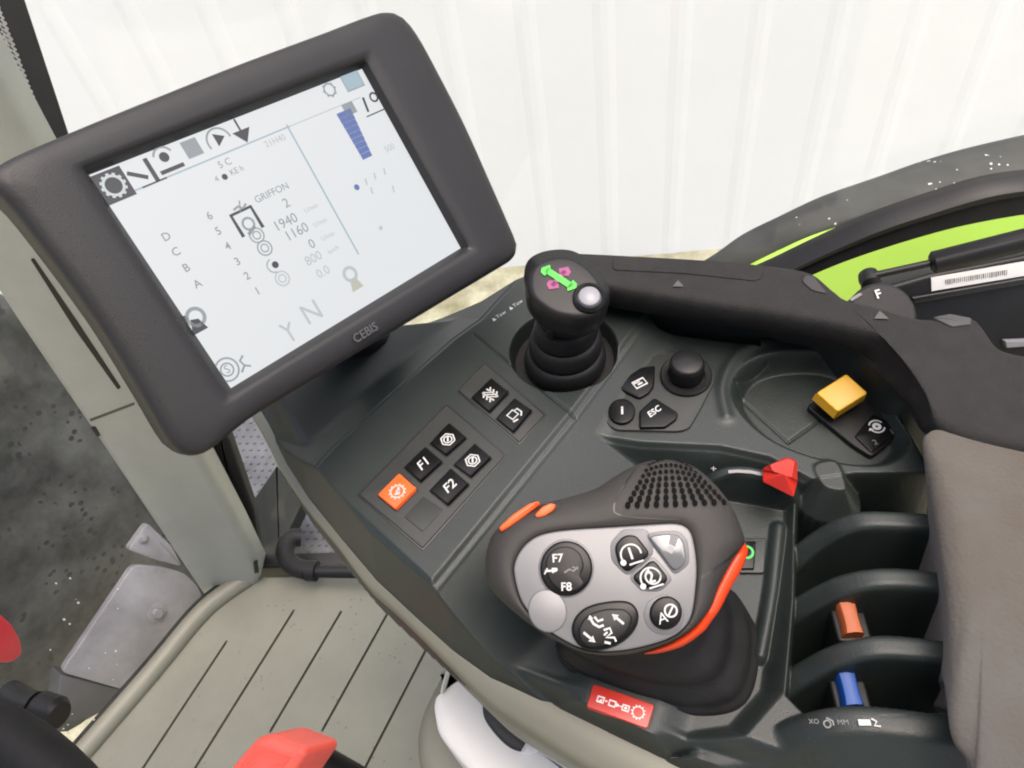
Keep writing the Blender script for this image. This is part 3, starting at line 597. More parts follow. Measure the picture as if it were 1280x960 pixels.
so_px = catmull(sc([(992, 334), (1002, 366), (980, 428), (940, 498), (905, 567), (872, 614), (842, 652), (772, 700), (692, 724), (636, 728)], *k7), False, 5); si_px = catmull(sc([(990, 337), (948, 388), (912, 440), (884, 500), (858, 566), (832, 608), (796, 646), (738, 682), (690, 702), (640, 722)], *k7), False, 5)
R = [[PB.hit(*(np.array(a)*(1-t)+np.array(b)*t), h) for a, b in zip(so_px, si_px)] for t, h in ((.02, -.042), (0, -.022), (.06, -.0175), (.25, -.0145), (.55, -.0128), (.85, -.0135), (1.0, -.018), (1.0, -.042))]
loft(mb, R, ORED, False, False, False); tag(mb.build('side_paddle', mt, angle=70), 'long orange red paddle curving down the side', None)
# rubber bellows
b0 = np.array([H(*p, -.036)[:2] for p in catmull(sc([(345, 728), (420, 812), (600, 888), (760, 928), (880, 934), (970, 905), (1015, 830), (1030, 700), (1005, 600), (900, 500), (600, 560), (430, 640)], *k7), True, 5)])
cb = b0.mean(0); neck = (PM.w(cM[0], cM[1], -.066)); mb = MB(); RB = []; ang2 = np.linspace(0, 2*math.pi, 96, endpoint=False); rb = star(ccw(b0), cb, ang2)
prof = [(1.03, -.037), (1.03, -.034)]
for k in range(5):
    s = 1-.115*k; h0 = -.034+.0125*k
    prof += [(s*.99, h0+.0005), (s*1.0, h0+.003), (s*.97, h0+.0065), (s*.90, h0+.0095), (s*.875, h0+.012)]
for s, h in prof:
    t = (h+.036)/.065; c = cb*(1-t)+neck[:2]*t; RB.append([np.array([c[0]+rb[i]*s*math.cos(a), c[1]+rb[i]*s*math.sin(a), h]) for i, a in enumerate(ang2)])
loft(mb, RB, RUB); mb.build('bellows', mt, angle=80)

# ================================================================== DISPLAY TERMINAL
d1 = np.array([.629, .751, -.201]); d2 = np.array([.380, -.510, -.772]); nM = np.cross(d2, d1); nM /= np.linalg.norm(nM)
rT = ray(105, 215); PT = Plane(CAM+rT*.38/FPX, nM, d1)
term = thing('display_terminal', 'large grey control display tilted in front of the cab pillar with its screen lit', 'display', tuple(PT.hit(300, 300, -.03)))
open_px = [(101, 211), (458, 73), (589, 311), (285, 496)]
outer_px = [(-16, 228), (0, 206), (90, 166), (200, 121), (300, 81), (400, 44), (455, 23), (480, 17), (500, 22), (520, 46), (548, 97), (580, 160), (612, 232), (636, 287), (644, 308), (638, 325), (615, 340), (560, 373), (480, 421), (400, 469), (310, 524), (268, 558), (245, 569), (224, 565), (206, 545), (175, 492), (120, 403), (60, 320), (10, 256)]
outer = catmull(PT.px(outer_px, 0.0), True, 4); opn = rnd(PT.px(open_px, .006), .003, 3); scr = PT.px([(113, 219), (452, 87), (575, 310), (289, 484)], 0.0)
cT = np.mean(np.array(scr), 0); angs = list(np.linspace(0, 2*math.pi, 150, endpoint=False))
for P in (opn, scr): angs += [math.atan2(p[1]-cT[1], p[0]-cT[0]) % (2*math.pi) for p in P]
angs = np.array(sorted(set(np.round(angs, 4)))); ro = star(outer, cT, angs); rn = star(opn, cT, angs); rs = star(scr, cT, angs)
def tr(r, h): return [PT.w(cT[0]+r[i]*math.cos(a), cT[1]+r[i]*math.sin(a), h) for i, a in enumerate(angs)]
mx = lambda t: rn+(ro-rn)*t
mb = MB(); loft(mb, [tr(ro*.80, -.050), tr(ro*.93, -.040), tr(ro*.985, -.022), tr(ro*1.0, -.006), tr(ro*1.0, 0), tr(mx(.975), .0030), tr(mx(.92), .0050), tr(mx(.80), .0064), tr(mx(.50), .0074), tr(mx(.20), .0076), tr(mx(.06), .0072), tr(rn, .0058)], BEZEL, True, False)
BH = BVHTree.FromPolygons([Vector(v) for v in mb.v], mb.f)
for col_ in range(2):                                           # small dimples moulded into both side bezels
    for i in range(4):
        for j in range(11):
            if col_: a_, b_ = np.array((497+i*19, 62+i*4)), np.array((598+i*11, 300-i*2))
            else: a_, b_ = np.array((38+i*22, 228-i*9)), np.array((215+i*18, 520-i*13))
            p = a_+(b_-a_)*((j+.5*(i % 2))/11+.03); r_ = .0005; hp, nr, *_ = BH.ray_cast(Vector(CAM), Vector(ray(*p)).normalized())
            if hp is None: continue
            hp = np.array(hp); nr = PT.n; u_, v_ = PT.u, PT.v
            mb.add([hp+nr*.00035+u_*r_*math.cos(t)+v_*r_*math.sin(t) for t in np.linspace(0, 6.283, 8, endpoint=False)], [tuple(range(8))], LIP)
th = mb.build('housing', term, angle=60)
mb = MB(); loft(mb, [tr(rn*1.002, .0058), tr(rn*.995, .0054), tr(rs*1.008, .0003), tr(rs, -.0006)], LIP, False, False); mb.build('inner_bezel', term)
mb = MB(); mb.add([PT.w(p[0], p[1], 0) for p in ccw(inset(scr, -.003))], [(0, 1, 2, 3)], SCRE); so = mb.build('screen', term, smooth=False)
mb = MB(); cx0 = PT.hit(300, 300, -.035); tube(mb, [PT.w(*PT.px([(330, 300)])[0], -.045), PT.w(*PT.px([(360, 330)])[0], -.11), H(470, 430, -.03)], .017, BLK); mb.build('mounting_arm', term)
mb = MB(); sd = (347, -135)
def T(t, x, y, s, m=SCRG, b=.0): Icon(mb, PT, (x, y), sd_at(x, y), s*.84, .0004, m).text(t, 0, 0, 1, bold=b)
def sd_at(x, y):
    p = PT.hit(x, y, 0); q = p+PT.u*.02; c = RW.T@(q-CAM); return (640+FPX*c[0]/-c[2]-x, 480-FPX*c[1]/-c[2]-y)
for t, x, y in (('D', 208, 296), ('C', 220, 315), ('B', 233, 335), ('A', 247, 355), ('6', 262, 270), ('5', 273, 289), ('4', 285, 308), ('3', 297, 327), ('2', 309, 345), ('1', 322, 364)): T(t, x, y, .0070, SCRG, .01)
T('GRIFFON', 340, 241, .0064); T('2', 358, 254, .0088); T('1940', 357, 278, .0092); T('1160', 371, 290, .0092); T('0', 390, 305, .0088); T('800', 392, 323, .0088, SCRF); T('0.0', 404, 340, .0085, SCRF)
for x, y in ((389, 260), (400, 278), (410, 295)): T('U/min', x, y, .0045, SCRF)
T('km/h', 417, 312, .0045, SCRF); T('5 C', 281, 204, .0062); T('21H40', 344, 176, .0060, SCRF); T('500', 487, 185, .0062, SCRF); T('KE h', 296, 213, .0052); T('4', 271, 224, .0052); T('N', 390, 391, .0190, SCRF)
Icon(mb, PT, (281, 221), sd, .0016, .0004, SCRD).disc(0, 0, 1)
def I(x, y, s, m=SCRD): return Icon(mb, PT, (x, y), sd_at(x, y), s*.80, .0004, m)
a = I(142, 232, .0095); a.poly([(-1, -1), (1, -1), (1, 1), (-1, 1)]); a.h = .0007; a.gear(0, 0, .62, SCRW, 12, .18)
a = I(128, 236, .01, SCRL); a.line([(-.5, -1), (-.5, 1)], .4)
a = I(180, 216, .0085); a.line([(-1.1, .4), (.1, -.4)], .3); a.line([(.6, -.9), (.6, .9)], .34); a.line([(-.7, -.9), (1.3, -.9)], .12)
a = I(207, 199, .0075); a.disc(0, .2, .42); a.ring(0, .2, .85, .18, a0=20, a1=160, m=SCRG); a.line([(-1, -.9), (1.2, -.9)], .34)
a = I(240, 185, .0062, SCRG); a.poly([(-.9, -.9), (.9, -.9), (.9, .9), (-.9, .9)])
a = I(273, 173, .0080); a.ring(0, -.2, 1.05, .16, a0=0, a1=200, m=SCRG); a.poly([(-.3, -.6), (-.3, .5), (.6, 0)])
a = I(303, 167, .0080); a.poly([(-.8, .3), (.9, .3), (0, -.8)]); a.line([(0, .3), (0, 1.3)], .18)
a = I(309, 277, .0078); a.line([(-1, -1), (-1, 1), (1, 1), (1, -1)], .32); a.line([(-.5, -1), (.4, -.6)], .3, SCRG); a.ring(0, -.2, .5, .2, SCRG)
a = I(300, 259, .005, SCRG); a.line([(-1, 0), (-.2, .2), (.3, -.3), (1, .1)], .3); a.line([(-.3, -.6), (.4, .8)], .2)
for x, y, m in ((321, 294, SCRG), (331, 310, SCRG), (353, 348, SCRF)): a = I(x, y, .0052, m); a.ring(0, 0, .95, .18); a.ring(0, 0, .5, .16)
a = I(342, 332, .0048); a.disc(.3, 0, .5); a.ring(0, 0, .95, .15, SCRG, 90, 270)
a = I(246, 401, .0078, SCRG); a.poly([(-.9, -.9), (.5, -.9), (.2, .1), (-.4, .3)], SCRD); a.ring(.1, .3, .7, .3); a.line([(-1, -.2), (-.6, .8)], .3, SCRD)
a = I(284, 462, .0075, SCRG); a.ring(0, 0, 1, .16); a.ring(0, 0, .55, .14); a.text('S', 0, 0, 1.0); a = I(303, 456, .005, SCRG); a.line([(-.6, -.8), (.2, -.2), (0, .6), (.7, 1)], .3); a.line([(.2, -.2), (.9, -.7)], .25)
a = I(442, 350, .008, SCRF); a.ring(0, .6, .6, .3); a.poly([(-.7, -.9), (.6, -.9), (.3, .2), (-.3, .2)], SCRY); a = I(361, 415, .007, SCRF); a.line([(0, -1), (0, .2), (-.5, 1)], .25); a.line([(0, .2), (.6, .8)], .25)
a = I(412, 112, .0062, SCRG); a.gear(0, 0, .7, SCRG, 8, .2); a = I(440, 100, .008, SCRL); a.poly([(-1, -.8), (1, -.8), (1, .8), (-1, .8)]); a.line([(-1, -.8), (1, -.8), (1, .8), (-1, .8)], .15, SCRG, closed=True)
a = I(462, 127, .0090); a.line([(-1, -1), (1.5, -1)], .10); a.line([(-.6, -.7), (-.4, .5)], .22); a.ring(.6, .2, .35, .16)
a = I(437, 136, .0050, SCRG); a.poly([(-1, -.8), (1, -.8), (1, .9), (-1, .9)])
NB = 9
for k in range(NB):                                            # stacked blue bar graph
    t = k/(NB-1); x, y = 428+(455-428)*t+3, 142+(194-142)*t; a = I(x, y, .0066, SCRB); w_ = 1.0-.30*t; a.poly([(-w_, -.30), (w_, -.30), (w_, .30), (-w_, .30)])
a = I(446, 234, .0022, SCRB); a.disc(0, 0, 1)
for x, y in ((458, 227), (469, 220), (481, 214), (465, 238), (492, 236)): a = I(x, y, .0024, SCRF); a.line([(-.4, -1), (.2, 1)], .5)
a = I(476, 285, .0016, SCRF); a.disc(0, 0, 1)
qa, qb, qc = PT.px([(366, 168)])[0], PT.px([(437, 306)])[0], PT.px([(150, 247)])[0]; a = Icon(mb, PT, (366, 168), sd, 1, .0003, SCRL)
def seg(p, q, w, m):
    p, q = np.array(PT.px([p])[0]), np.array(PT.px([q])[0]); d = (q-p)/np.linalg.norm(q-p); k = np.array([-d[1], d[0]])*w/2
    mb.add([PT.w(*(p-k), .0003), PT.w(*(q-k), .0003), PT.w(*(q+k), .0003), PT.w(*(p+k), .0003)], [(0, 1, 2, 3)], m)
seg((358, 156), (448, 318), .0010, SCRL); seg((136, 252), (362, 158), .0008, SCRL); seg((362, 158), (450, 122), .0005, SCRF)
mb.build('screen_display', so, smooth=False)
mb = MB(); Icon(mb, PT, (457, 416), sd_at(457, 415), .0070, .0092, mat('raised_grey_letters', (.055, .055, .058), .5)).text('CEBIS', 0, 0, 1, bold=.015); mb.build('lettering', term, smooth=False)

# ================================================================== SIDE CONSOLE along the window, its dial
PR3 = GZ(.035); sc8 = ((700, 260), 3.048)
sd_t = thing('side_console', 'black flocked side console running along the window behind the armrest', 'console', tuple(H(1000, 380, -.2)))
top8 = sc([(-160, 230), (-60, 188), (0, 172), (200, 177), (560, 194), (770, 213), (940, 240), (985, 262), (1012, 305), (1040, 335), (1100, 345), (1200, 372), (1290, 400)], *sc8)+[(1150, 396), (1180, 390), (1214, 394), (1232, 412), (1246, 432), (1300, 446)]
bot8 = [(1300, 566), (1230, 552), (1165, 533), (1148, 506), (1125, 465), (1098, 430), (1050, 408), (963, 391), (864, 376), (818, 377), (765, 360), (745, 345), (660, 352)]
pairs = [((678, 319), (704, 352)), ((700, 316), (728, 350)), ((766, 318), (768, 361)), ((884, 324), (864, 377)), ((953, 330), (963, 392)), ((1008, 339), (1050, 408)), ((1034, 360), (1104, 424)), ((1052, 372), (1136, 458)), ((1094, 381), (1160, 500)), ((1150, 396), (1174, 530)), ((1214, 394), (1230, 552)), ((1246, 432), (1300, 566)), ((1300, 446), (1390, 582)), ((1420, 470), (1480, 600))]
tq = [PR3.hit(*p) for p in catmull([a for a, b in pairs], False, 6)]; bq = [PR3.hit(*p) for p in catmull([b for a, b in pairs], False, 6)]; mb = MB()
R = [[a*(1-t)+b*t+np.array([0, 0, h]) for a, b in zip(tq, bq)] for t, h in ((-.01, -.030), (0, -.006), (.02, -.001), (.06, .0009), (.10, .0012), (.30, .0013), (.6, .0013), (.86, .0012), (.92, .0009), (.96, -.0002), (.985, -.0020), (1.0, -.0045), (1.0, -.009), (.985, -.014), (.90, -.022), (.5, -.03))]
loft(mb, R, SUEDE, False, False, False); mb.build('top_trim', sd_t, angle=60); mb = MB(); P2 = [(p[0], p[1]-.008) for p in tq]+[tuple((p*.5+q*.5)[:2]) for p, q in zip(tq, bq)][::-1]; prism(mb, PR3, P2, -.30, -.024, CONS); mb.build('side_wall', sd_t, angle=50)
mb = MB(); pp(mb, PR3, sc([(203, 187), (560, 203), (768, 222), (775, 245), (762, 270), (740, 276), (480, 248), (200, 234)], *sc8), -.004, .0022, SUEDE, .0005, .003); mb.build('recessed_strip', sd_t)
mb = MB(); pp(mb, PR3, sc([(922, 278), (935, 255), (965, 258), (1000, 300), (1020, 325), (960, 312)], *sc8), -.003, .0024, mat('worn_grey_patch', (.045, .045, .045), .7, spec=.2), .0006, .002); mb.build('clip', sd_t); mb = MB()
pp(mb, PR3, [(1166, 396), (1188, 392), (1214, 397), (1214, 405), (1190, 408)], -.003, .0024, mat('dull_grey_clip', (.06, .06, .06), .6, spec=.2), .0006, .001); mb.build('clip', sd_t)
for c, s in ((sc([(450, 288)], *sc8)[0], .0036), (sc([(1222, 408)], *sc8)[0], .0042)): mb = MB(); a = Icon(mb, PR3, c, (10, 0), s, .0024, mat('worn_mark', (.06, .06, .058), .6)); a.poly([(-1, -.7), (1, -.7), (0, .9)]); mb.build('triangle_mark', sd_t)
dl = thing('temperature_dial', 'dark round dial marked F rising behind the black side console edge', 'dial', tuple(H(1102, 395, .0)))
mb = MB(); dc = H(1104, 392, .014); dn = np.array([0, -.45, .9]); lathe(mb, dc-dn*.012, dn, [(.0215, -.02), (.0215, .009), (.0195, .011), (.004, .0115)], mat('dark_grey_dial', (.012, .012, .013), .55, bump=.2, spec=.25), 40)
PD = Plane(dc, dn); mb.build('disc', dl); mb = MB(); a = Icon(mb, PD, (1098, 368), (10, -3), .0055, .0004, INK); a.text('F', 0, 0, 1.5, bold=.02); a = Icon(mb, PD, (1070, 371), (10, -6), .004, .0004, INKG); a.line([(-1, 0), (1, 0)], .5); mb.build('dial_print', dl)

# ================================================================== ARM PAD
pdm = MB(); PP = GZ(.03); pad_px = [(1153, 552), (1160, 538), (1176, 534), (1215, 543), (1290, 562), (1400, 600), (1430, 1040), (1240, 1040), (1214, 962), (1192, 930), (1185, 890), (1186, 820), (1181, 740), (1170, 660), (1160, 600)]
P = np.array(ccw(catmull(PP.px(pad_px, 0), True, 4))); cP = P.mean(0)
angP = np.linspace(0, 2*math.pi, 120, endpoint=False); rP = star(P, cP, angP)
def pr_(k, h, off=0): return [PP.w(*(cP+(np.array(p)-cP)*k*(1-min(off, .05)/.066)), h) for p in P]
loft(pdm, [pr_(1, -.10, .045), pr_(1, -.034, .032), pr_(1, -.020, .021), pr_(1, -.009, .010), pr_(1, -.004, .004), pr_(1, -.001, .0010), pr_(1, .0012, .0022), pr_(1, .0032, .006), pr_(1, .0052, .013), pr_(1, .0066, .022), pr_(.5, .0080), pr_(.2, .0082)], PADM); pad = pdm.build('armrest_pad', origin=(cP[0], cP[1], -.07), angle=80)
tag(pad, 'worn grey fabric armrest pad with brownish stains beside the finger levers', 'armrest pad')
spots(PADM, (.058, .044, .034), 22, .30, nthr=.55)

# ================================================================== CAB: pillar, floor, window panes
PYL = Plane((0, .45, 0), (0, -1, 0), (1, 0, 0))
pil = thing('cab_pillar', 'grey beige cab pillar slanting down behind the display to the floor', 'pillar', tuple(PYL.hit(295, 740)))
pl_px = [(-70, 270), (12, 396), (60, 466), (117, 548), (180, 640), (238, 725), (258, 754), (274, 763), (300, 752), (322, 735), (327, 716), (300, 662), (252, 574), (215, 500), (150, 380), (90, 270), (42, 186), (-20, 75), (-120, -80), (-300, -80), (-200, 80)]
mb = MB(); P = PYL.px(pl_px, 0); prism(mb, PYL, P, -.028, 0, PILL, .011, 5); mb.build('post', pil, angle=50)
mb = MB(); pp(mb, PYL, [(38, 324), (42, 323), (97, 403), (151, 485), (147, 487), (93, 411)], -.003, .0006, BLK, 0, .002); mb.build('slot', pil)
mb = MB(); pp(mb, PYL, [(112, 524), (168, 503), (168, 506), (113, 527)], -.003, .0004, GROOVE); pp(mb, PYL, [(114, 535), (119, 534), (125, 545), (121, 546)], -.003, .0008, BLK); pp(mb, PYL, [(317, 705), (321, 703), (323, 716), (318, 717)], -.003, .0008, BLK); mb.build('cover_joint', pil)
mb = MB(); PSL = Plane((0, .492, 0), (0, -1, 0), (1, 0, 0)); pp(mb, PSL, [(228, 520), (268, 505), (290, 560), (318, 640), (330, 724), (312, 724), (285, 670)], -.01, .004, RUB, .003, .003); pp(mb, PSL, [(318, 710), (462, 706), (470, 722), (318, 726)], -.01, .010, BLK, .003, .002); mb.build('rubber_seal', pil)
# floor sheet with pressed grooves: rows along the grooves
ZFL = -.55; g0, g1 = H(368, 762, ZFL)[:2], H(244, 960, ZFL)[:2]; gd = (g1-g0)/np.linalg.norm(g1-g0); gn = np.array([-gd[1], gd[0]])
UV = lambda p: (np.dot(p-g0, gd), np.dot(p-g0, gn))
grs = [((287, 802), (120, 1042)), ((368, 762), (200, 1030)), ((423, 762), (341, 918)), ((479, 762), (409, 918)), ((524, 799), (430, 1045))]
flr_poly = [(x, y) for x, y in [(322, 735), (327, 722), (470, 719), (560, 700), (760, 800), (900, 1100), (-60, 1160), (-20, 1078), (100, 962), (268, 766)]]
mb = MB(); W = .0017; us = [-.5]; 
G = []
for a_, b_ in grs:
    ua, va = UV(H(*a_, ZFL)[:2]); ub, vb = UV(H(*b_, ZFL)[:2]); G.append(((va+vb)/2, min(ua, ub), max(ua, ub)))
vb = sorted(sum([[v-W, v-W*.35, v+W*.35, v+W] for v, _, _ in G], [])+[-.6, .6]); ub_ = sorted(sum([[a_, a_+.004, b_-.004, b_] for _, a_, b_ in G], [])+[-.5, .7])
def fz(u, v):
    for c, a_, b_ in G:
        if abs(v-c) <= W*.36 and a_+.003 <= u <= b_-.003: return ZFL-.004
    return ZFL
V = []; ok = {}
for i, u in enumerate(ub_):
    for j, v in enumerate(vb): p = g0+gd*u+gn*v; V.append((p[0], p[1], fz(u, v)))
nV = len(vb); F1 = []; F2 = []
for i in range(len(ub_)-1):
    for j in range(nV-1):
        q = (i*nV+j, (i+1)*nV+j, (i+1)*nV+j+1, i*nV+j+1); (F2 if any(V[k][2] < ZFL-.001 for k in q) else F1).append(q)
# cut the sheet at the sill and at the front lip
import bmesh
bm = bmesh.new(); bv = [bm.verts.new(p) for p in V]
for k, FF in enumerate((F1, F2)):
    for q in FF:
        f = bm.faces.new([bv[t] for t in q]); f.material_index = k
bm.normal_update()
def cut(p0, p1, keep_):
    p0, p1 = H(*p0, ZFL), H(*p1, ZFL); d = p1-p0; nn = np.array([-d[1], d[0], 0]); nn /= np.linalg.norm(nn); kp_ = H(*keep_, ZFL)
    if (kp_-p0).dot(nn) > 0: nn = -nn
    bmesh.ops.bisect_plane(bm, geom=bm.verts[:]+bm.edges[:]+bm.faces[:], plane_co=p0, plane_no=nn, clear_outer=True)
cut((254, 760), (84, 952), (400, 850)); cut((327, 722), (470, 720), (400, 850))
me = bpy.data.meshes.new('cab_floor'); bm.to_mesh(me); bm.free(); me.materials.append(FLOORM); me.materials.append(GROOVE)
fo = bpy.data.objects.new('cab_floor', me); COL.objects.link(fo); tag(fo, 'beige grooved cab floor', 'floor', kind='structure')
for p in me.polygons:
    if p.normal.z < 0: p.flip()
mb = MB(); path = catmull([H(x, y, ZFL+.004) for x, y in ((310, 722), (256, 762), (192, 838), (100, 944), (30, 1025))], False, 6); tube(mb, path, .0125, BEIGE, 16); tube(mb, [p+np.array([-.014, .008, -.004]) for p in path], .006, RUB, 10); lip = mb.build('floor_lip'); tag(lip, 'raised beige lip along the front edge of the cab floor', 'floor edge', kind='structure')
# side window
PGL = Plane((0, .52, 0), (0, -1, 0), (1, 0, 0))
win = thing('side_window', 'clear side window pane with a dotted black band along its front edge', 'window', tuple(PGL.hit(460, 700)))
mb = MB(); pp(mb, PGL, [(-40, -150), (20, 60), (60, 196), (150, 390), (300, 670), (340, 722), (470, 722), (700, 640), (930, 420), (990, 345), (1060, 306), (1160, 268), (1300, 240), (1560, 215), (1560, -150)], -.003, 0, GLASS); mb.build('pane', win, smooth=False)
mb = MB(); pp(mb, PGL, [(-60, -110), (-8, -95), (30, 0), (88, 176), (140, 330), (100, 330), (50, 230), (-10, 70)], 0, .0008, FRIT); 
for j in range(120):
    for i in range(5):
        t = j/119; b0_ = np.array((-28, -60.0))*(1-t)+np.array((122, 330.0))*t; p = b0_+np.array((-2-i*5.2+2*(j % 2), i*1.2+0))
        q = PGL.px([p], .001)[0]; r_ = .0011*(1.25-.22*i)*(.8+.4*random.random())
        mb.add([PGL.w(q[0]+r_*math.cos(a), q[1]+r_*math.sin(a), .0012) for a in np.linspace(0, 6.283, 8, endpoint=False)], [tuple(range(8))], WHITEP)
mb.build('dotted_band', win, smooth=False)
k2 = ((860, 160), 3.0)
mb = MB(); o1 = catmull(sc([(200, 575), (320, 524), (505, 436), (700, 350), (900, 281), (1100, 219), (1290, 190), (1600, 170), (2000, 170)], *k2), False, 5); o2 = catmull(sc([(330, 585), (440, 528), (600, 462), (800, 397), (1000, 342), (1200, 305), (1290, 298), (1600, 290), (2000, 300)], *k2), False, 5)
R = []
for t, h in ((0, -.012), (0, .004), (.12, .010), (.30, .010), (.36, .006), (.5, .008), (.9, .012), (1, .006), (1, -.012)):
    R.append([PGL.hit(*(a*(1-t)+b*t), 0)+PGL.n*h for a, b in zip(o1, o2)])
loft(mb, R, BLK, False, False, False); mb.build('curved_frame', win, angle=40)
# windscreen corner pane between the pillar and the floor lip
A_, B_, C_ = H(262, 760, ZFL), H(100, 958, ZFL), PYL.hit(0, 376, -.04); nW = np.cross(B_-A_, C_-A_); nW /= np.linalg.norm(nW); nW = nW if nW.dot(CAM-A_) > 0 else -nW; PW = Plane(A_-nW*.01, nW, (0, 1, 0))
mb = MB(); pp(mb, PW, [(-60, 290), (12, 380), (262, 760), (100, 962), (-60, 1120)], -.003, 0, GLASS)
for _ in range(26):
    x, y = random.uniform(60, 150), random.uniform(720, 850)
    if random.random() < .4: x, y = random.uniform(70, 130), random.uniform(890, 930)
    q = PW.px([(x, y)], .0005)[0]; r_ = random.uniform(.0004, .0013); mb.add([PW.w(q[0]+r_*math.cos(a), q[1]+r_*1.8*math.sin(a), .0006) for a in np.linspace(0, 6.283, 7, endpoint=False)], [tuple(range(7))], WHITEP)
tag(mb.build('front_window', smooth=False), 'clear front window pane left of the pillar with a few white specks', 'window')

# ================================================================== outside the cab
def curved_sheet(mb, pl, pxs, h, m, sag, thick=.01, ax=1):
    P = ccw(rnd(pl.px(pxs, h), .02, 4)); c = np.mean(np.array(P), 0); ang = np.linspace(0, 2*math.pi, 90, endpoint=False); r = star(P, c, ang); R = []
    for k in (1.0, .985, .9, .75, .55, .3, .1): R.append([pl.w(c[0]+r[i]*k*math.cos(a), c[1]+r[i]*k*math.sin(a), h+(0 if k > .99 else .006)+sag*(1-(r[i]*k*(math.sin(a) if ax else math.cos(a))/r.max())**2)-sag) for i, a in enumerate(ang)])
    R = [[p-pl.n*(thick+.03) for p in R[0]]]+R; return loft(mb, R, m)
mb = MB(); curved_sheet(mb, PW, [(-260, 225), (10, 368), (80, 425), (300, 730), (230, 770), (190, 790), (120, 900), (75, 925), (40, 880), (-260, 850)], -.20, DARKM, .06); tag(mb.build('front_mudguard', angle=60), 'dark plastic mudguard mottled with painted reflections seen through the front window', 'mudguard')
k4 = ((0, 620), 2.824)
br = thing('steel_bracket', 'pale grey steel bracket bolted beside the floor edge outside the front window', 'bracket', tuple(PW.hit(150, 850, -.09)))
PW2 = Plane(PW.o-PW.n*.08, (PW.n+np.array([0, 0, .5])), (0, 1, 0))
mb = MB(); pp(mb, PW2, sc([(213, 622), (470, 243), (565, 248), (650, 272), (700, 320), (730, 390), (490, 700)], *k4), -.012, 0, GREYM, .002, .01); pp(mb, PW2, sc([(452, 190), (520, 95), (610, 180), (645, 250), (560, 230)], *k4), -.012, .004, GREYM, .002, .006); mb.build('plate', br)
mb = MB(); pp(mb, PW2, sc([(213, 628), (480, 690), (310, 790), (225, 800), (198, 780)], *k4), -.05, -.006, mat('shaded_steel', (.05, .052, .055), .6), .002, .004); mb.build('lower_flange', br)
for c, s in (((552, 412), 1.0), ((505, 150), .5)):
    q = PW2.hit(*sc([c], *k4)[0], .0 if s == 1 else .004); mb = MB(); lathe(mb, q, PW2.n, [(.013*s, 0), (.013*s, .002), (.010*s, .0028)], GREYM, 32); lathe(mb, q+PW2.n*.002, PW2.n, [(.0078*s, 0), (.0078*s, .006*s), (.0066*s, .007*s), (.0002, .007*s)], GREYM, 6); mb.build('bolt', br, angle=25)
PWr = Plane(PW.o-PW.n*.12, PW.n, (0, 1, 0)); mb = MB(); pp(mb, PWr, [(-40, 760), (0, 768), (14, 780), (26, 800), (28, 818), (16, 828), (0, 829), (-40, 826)], -.02, .004, mat('crimson_lens', (.48, .012, .030), .3), .0022, .008, 4, crown=.003); tag(mb.build('red_reflector', angle=80), 'rounded red lamp lens at the edge of the dark mudguard', 'lamp')
# step plate and dark band seen between pillar and console
ZS = GZ(-.85); mb = MB(); pp(mb, ZS, [(270, 500), (430, 500), (560, 700), (560, 800), (340, 790)], -.02, 0, STEP, .002)
for j in range(26):
    for i in range(26):
        x, y = 290+i*9.5+4.7*(j % 2), 520+j*8.5; q = ZS.px([(x, y)], 0)[0]
        mb.add([ZS.w(q[0]+.0035*k*math.cos(a), q[1]+.0035*k*math.sin(a), hh) for k, hh in ((1, .0002), (.6, .0028)) for a in np.linspace(0, 6.283, 8, endpoint=False)], [(t, (t+1) % 8, 8+(t+1) % 8, 8+t) for t in range(8)]+[tuple(range(8, 16))], STEP)
tag(mb.build('step_plate', angle=30), 'grey dimpled metal step seen between pillar and console', 'step')
ZY = GZ(-.74); mb = MB(); pp(mb, ZY, [(312, 630), (346, 581), (378, 628), (359, 667), (353, 742), (300, 742), (296, 690)], -.03, 0, mat('dark_green_band', (.010, .012, .010), .5, spec=.25), .004, .004); tag(mb.build('dark_diagonal_band'), 'dark diagonal band crossing above the dimpled step outside the window', 'bracket')  # dark green slab laid across the view of the step
mb = MB(); hp = [H(x, y, zz) for x, y, zz in ((376, 672, -.53), (364, 673, -.525), (357, 684, -.522), (358, 698, -.52), (368, 708, -.52), (384, 713, -.52))]
pp_ = catmull(hp, False, 6); tube(mb, pp_, .0125, RUB, 18); tube(mb, [pp_[-1], H(396, 714, -.52)], .0135, RUB, 18); tube(mb, [H(390, 714, -.52), H(520, 716, -.52)], .0085, BLK, 16); tag(mb.build('drain_pipe', angle=60), 'black rubber elbow pipe lying along the window sill on the floor edge', 'pipe')
# rear mudguard
fe = thing('rear_mudguard', 'lime green rear mudguard with speckled grey rubber edge outside the window', 'mudguard', tuple(Plane((0, .75, 0), (0, -1, 0)).hit(1100, 420)))
PF = Plane((0, .75, 0), (0, -1, 0), (1, 0, 0)); tp = catmull(sc([(-120, 590), (70, 490), (200, 400), (330, 335), (500, 255), (700, 185), (900, 115), (1100, 60), (1400, -5), (1750, -60), (2200, -100)], *k2), False, 6); bt = catmull(sc([(20, 620), (220, 510), (330, 455), (450, 400), (580, 355), (700, 315), (900, 252), (1100, 203), (1400, 170), (1750, 150), (2200, 150)], *k2), False, 6)
inn = [PF.hit(*p) for p in bt]; R = []
out_ = []
for p, q in zip(inn, tp): r = ray(*q); t = (p[2]-.004-CAM[2])/r[2]; out_.append(CAM+r*t)
for t, hz in ((0, -.012), (0, -.001), (.04, .002), (.3, .009), (.6, .010), (.85, .006), (.97, .001), (1, -.006), (1.02, -.05)): R.append([a*(1-t)+b*t+np.array([0, 0, hz]) for a, b in zip(inn, out_)])
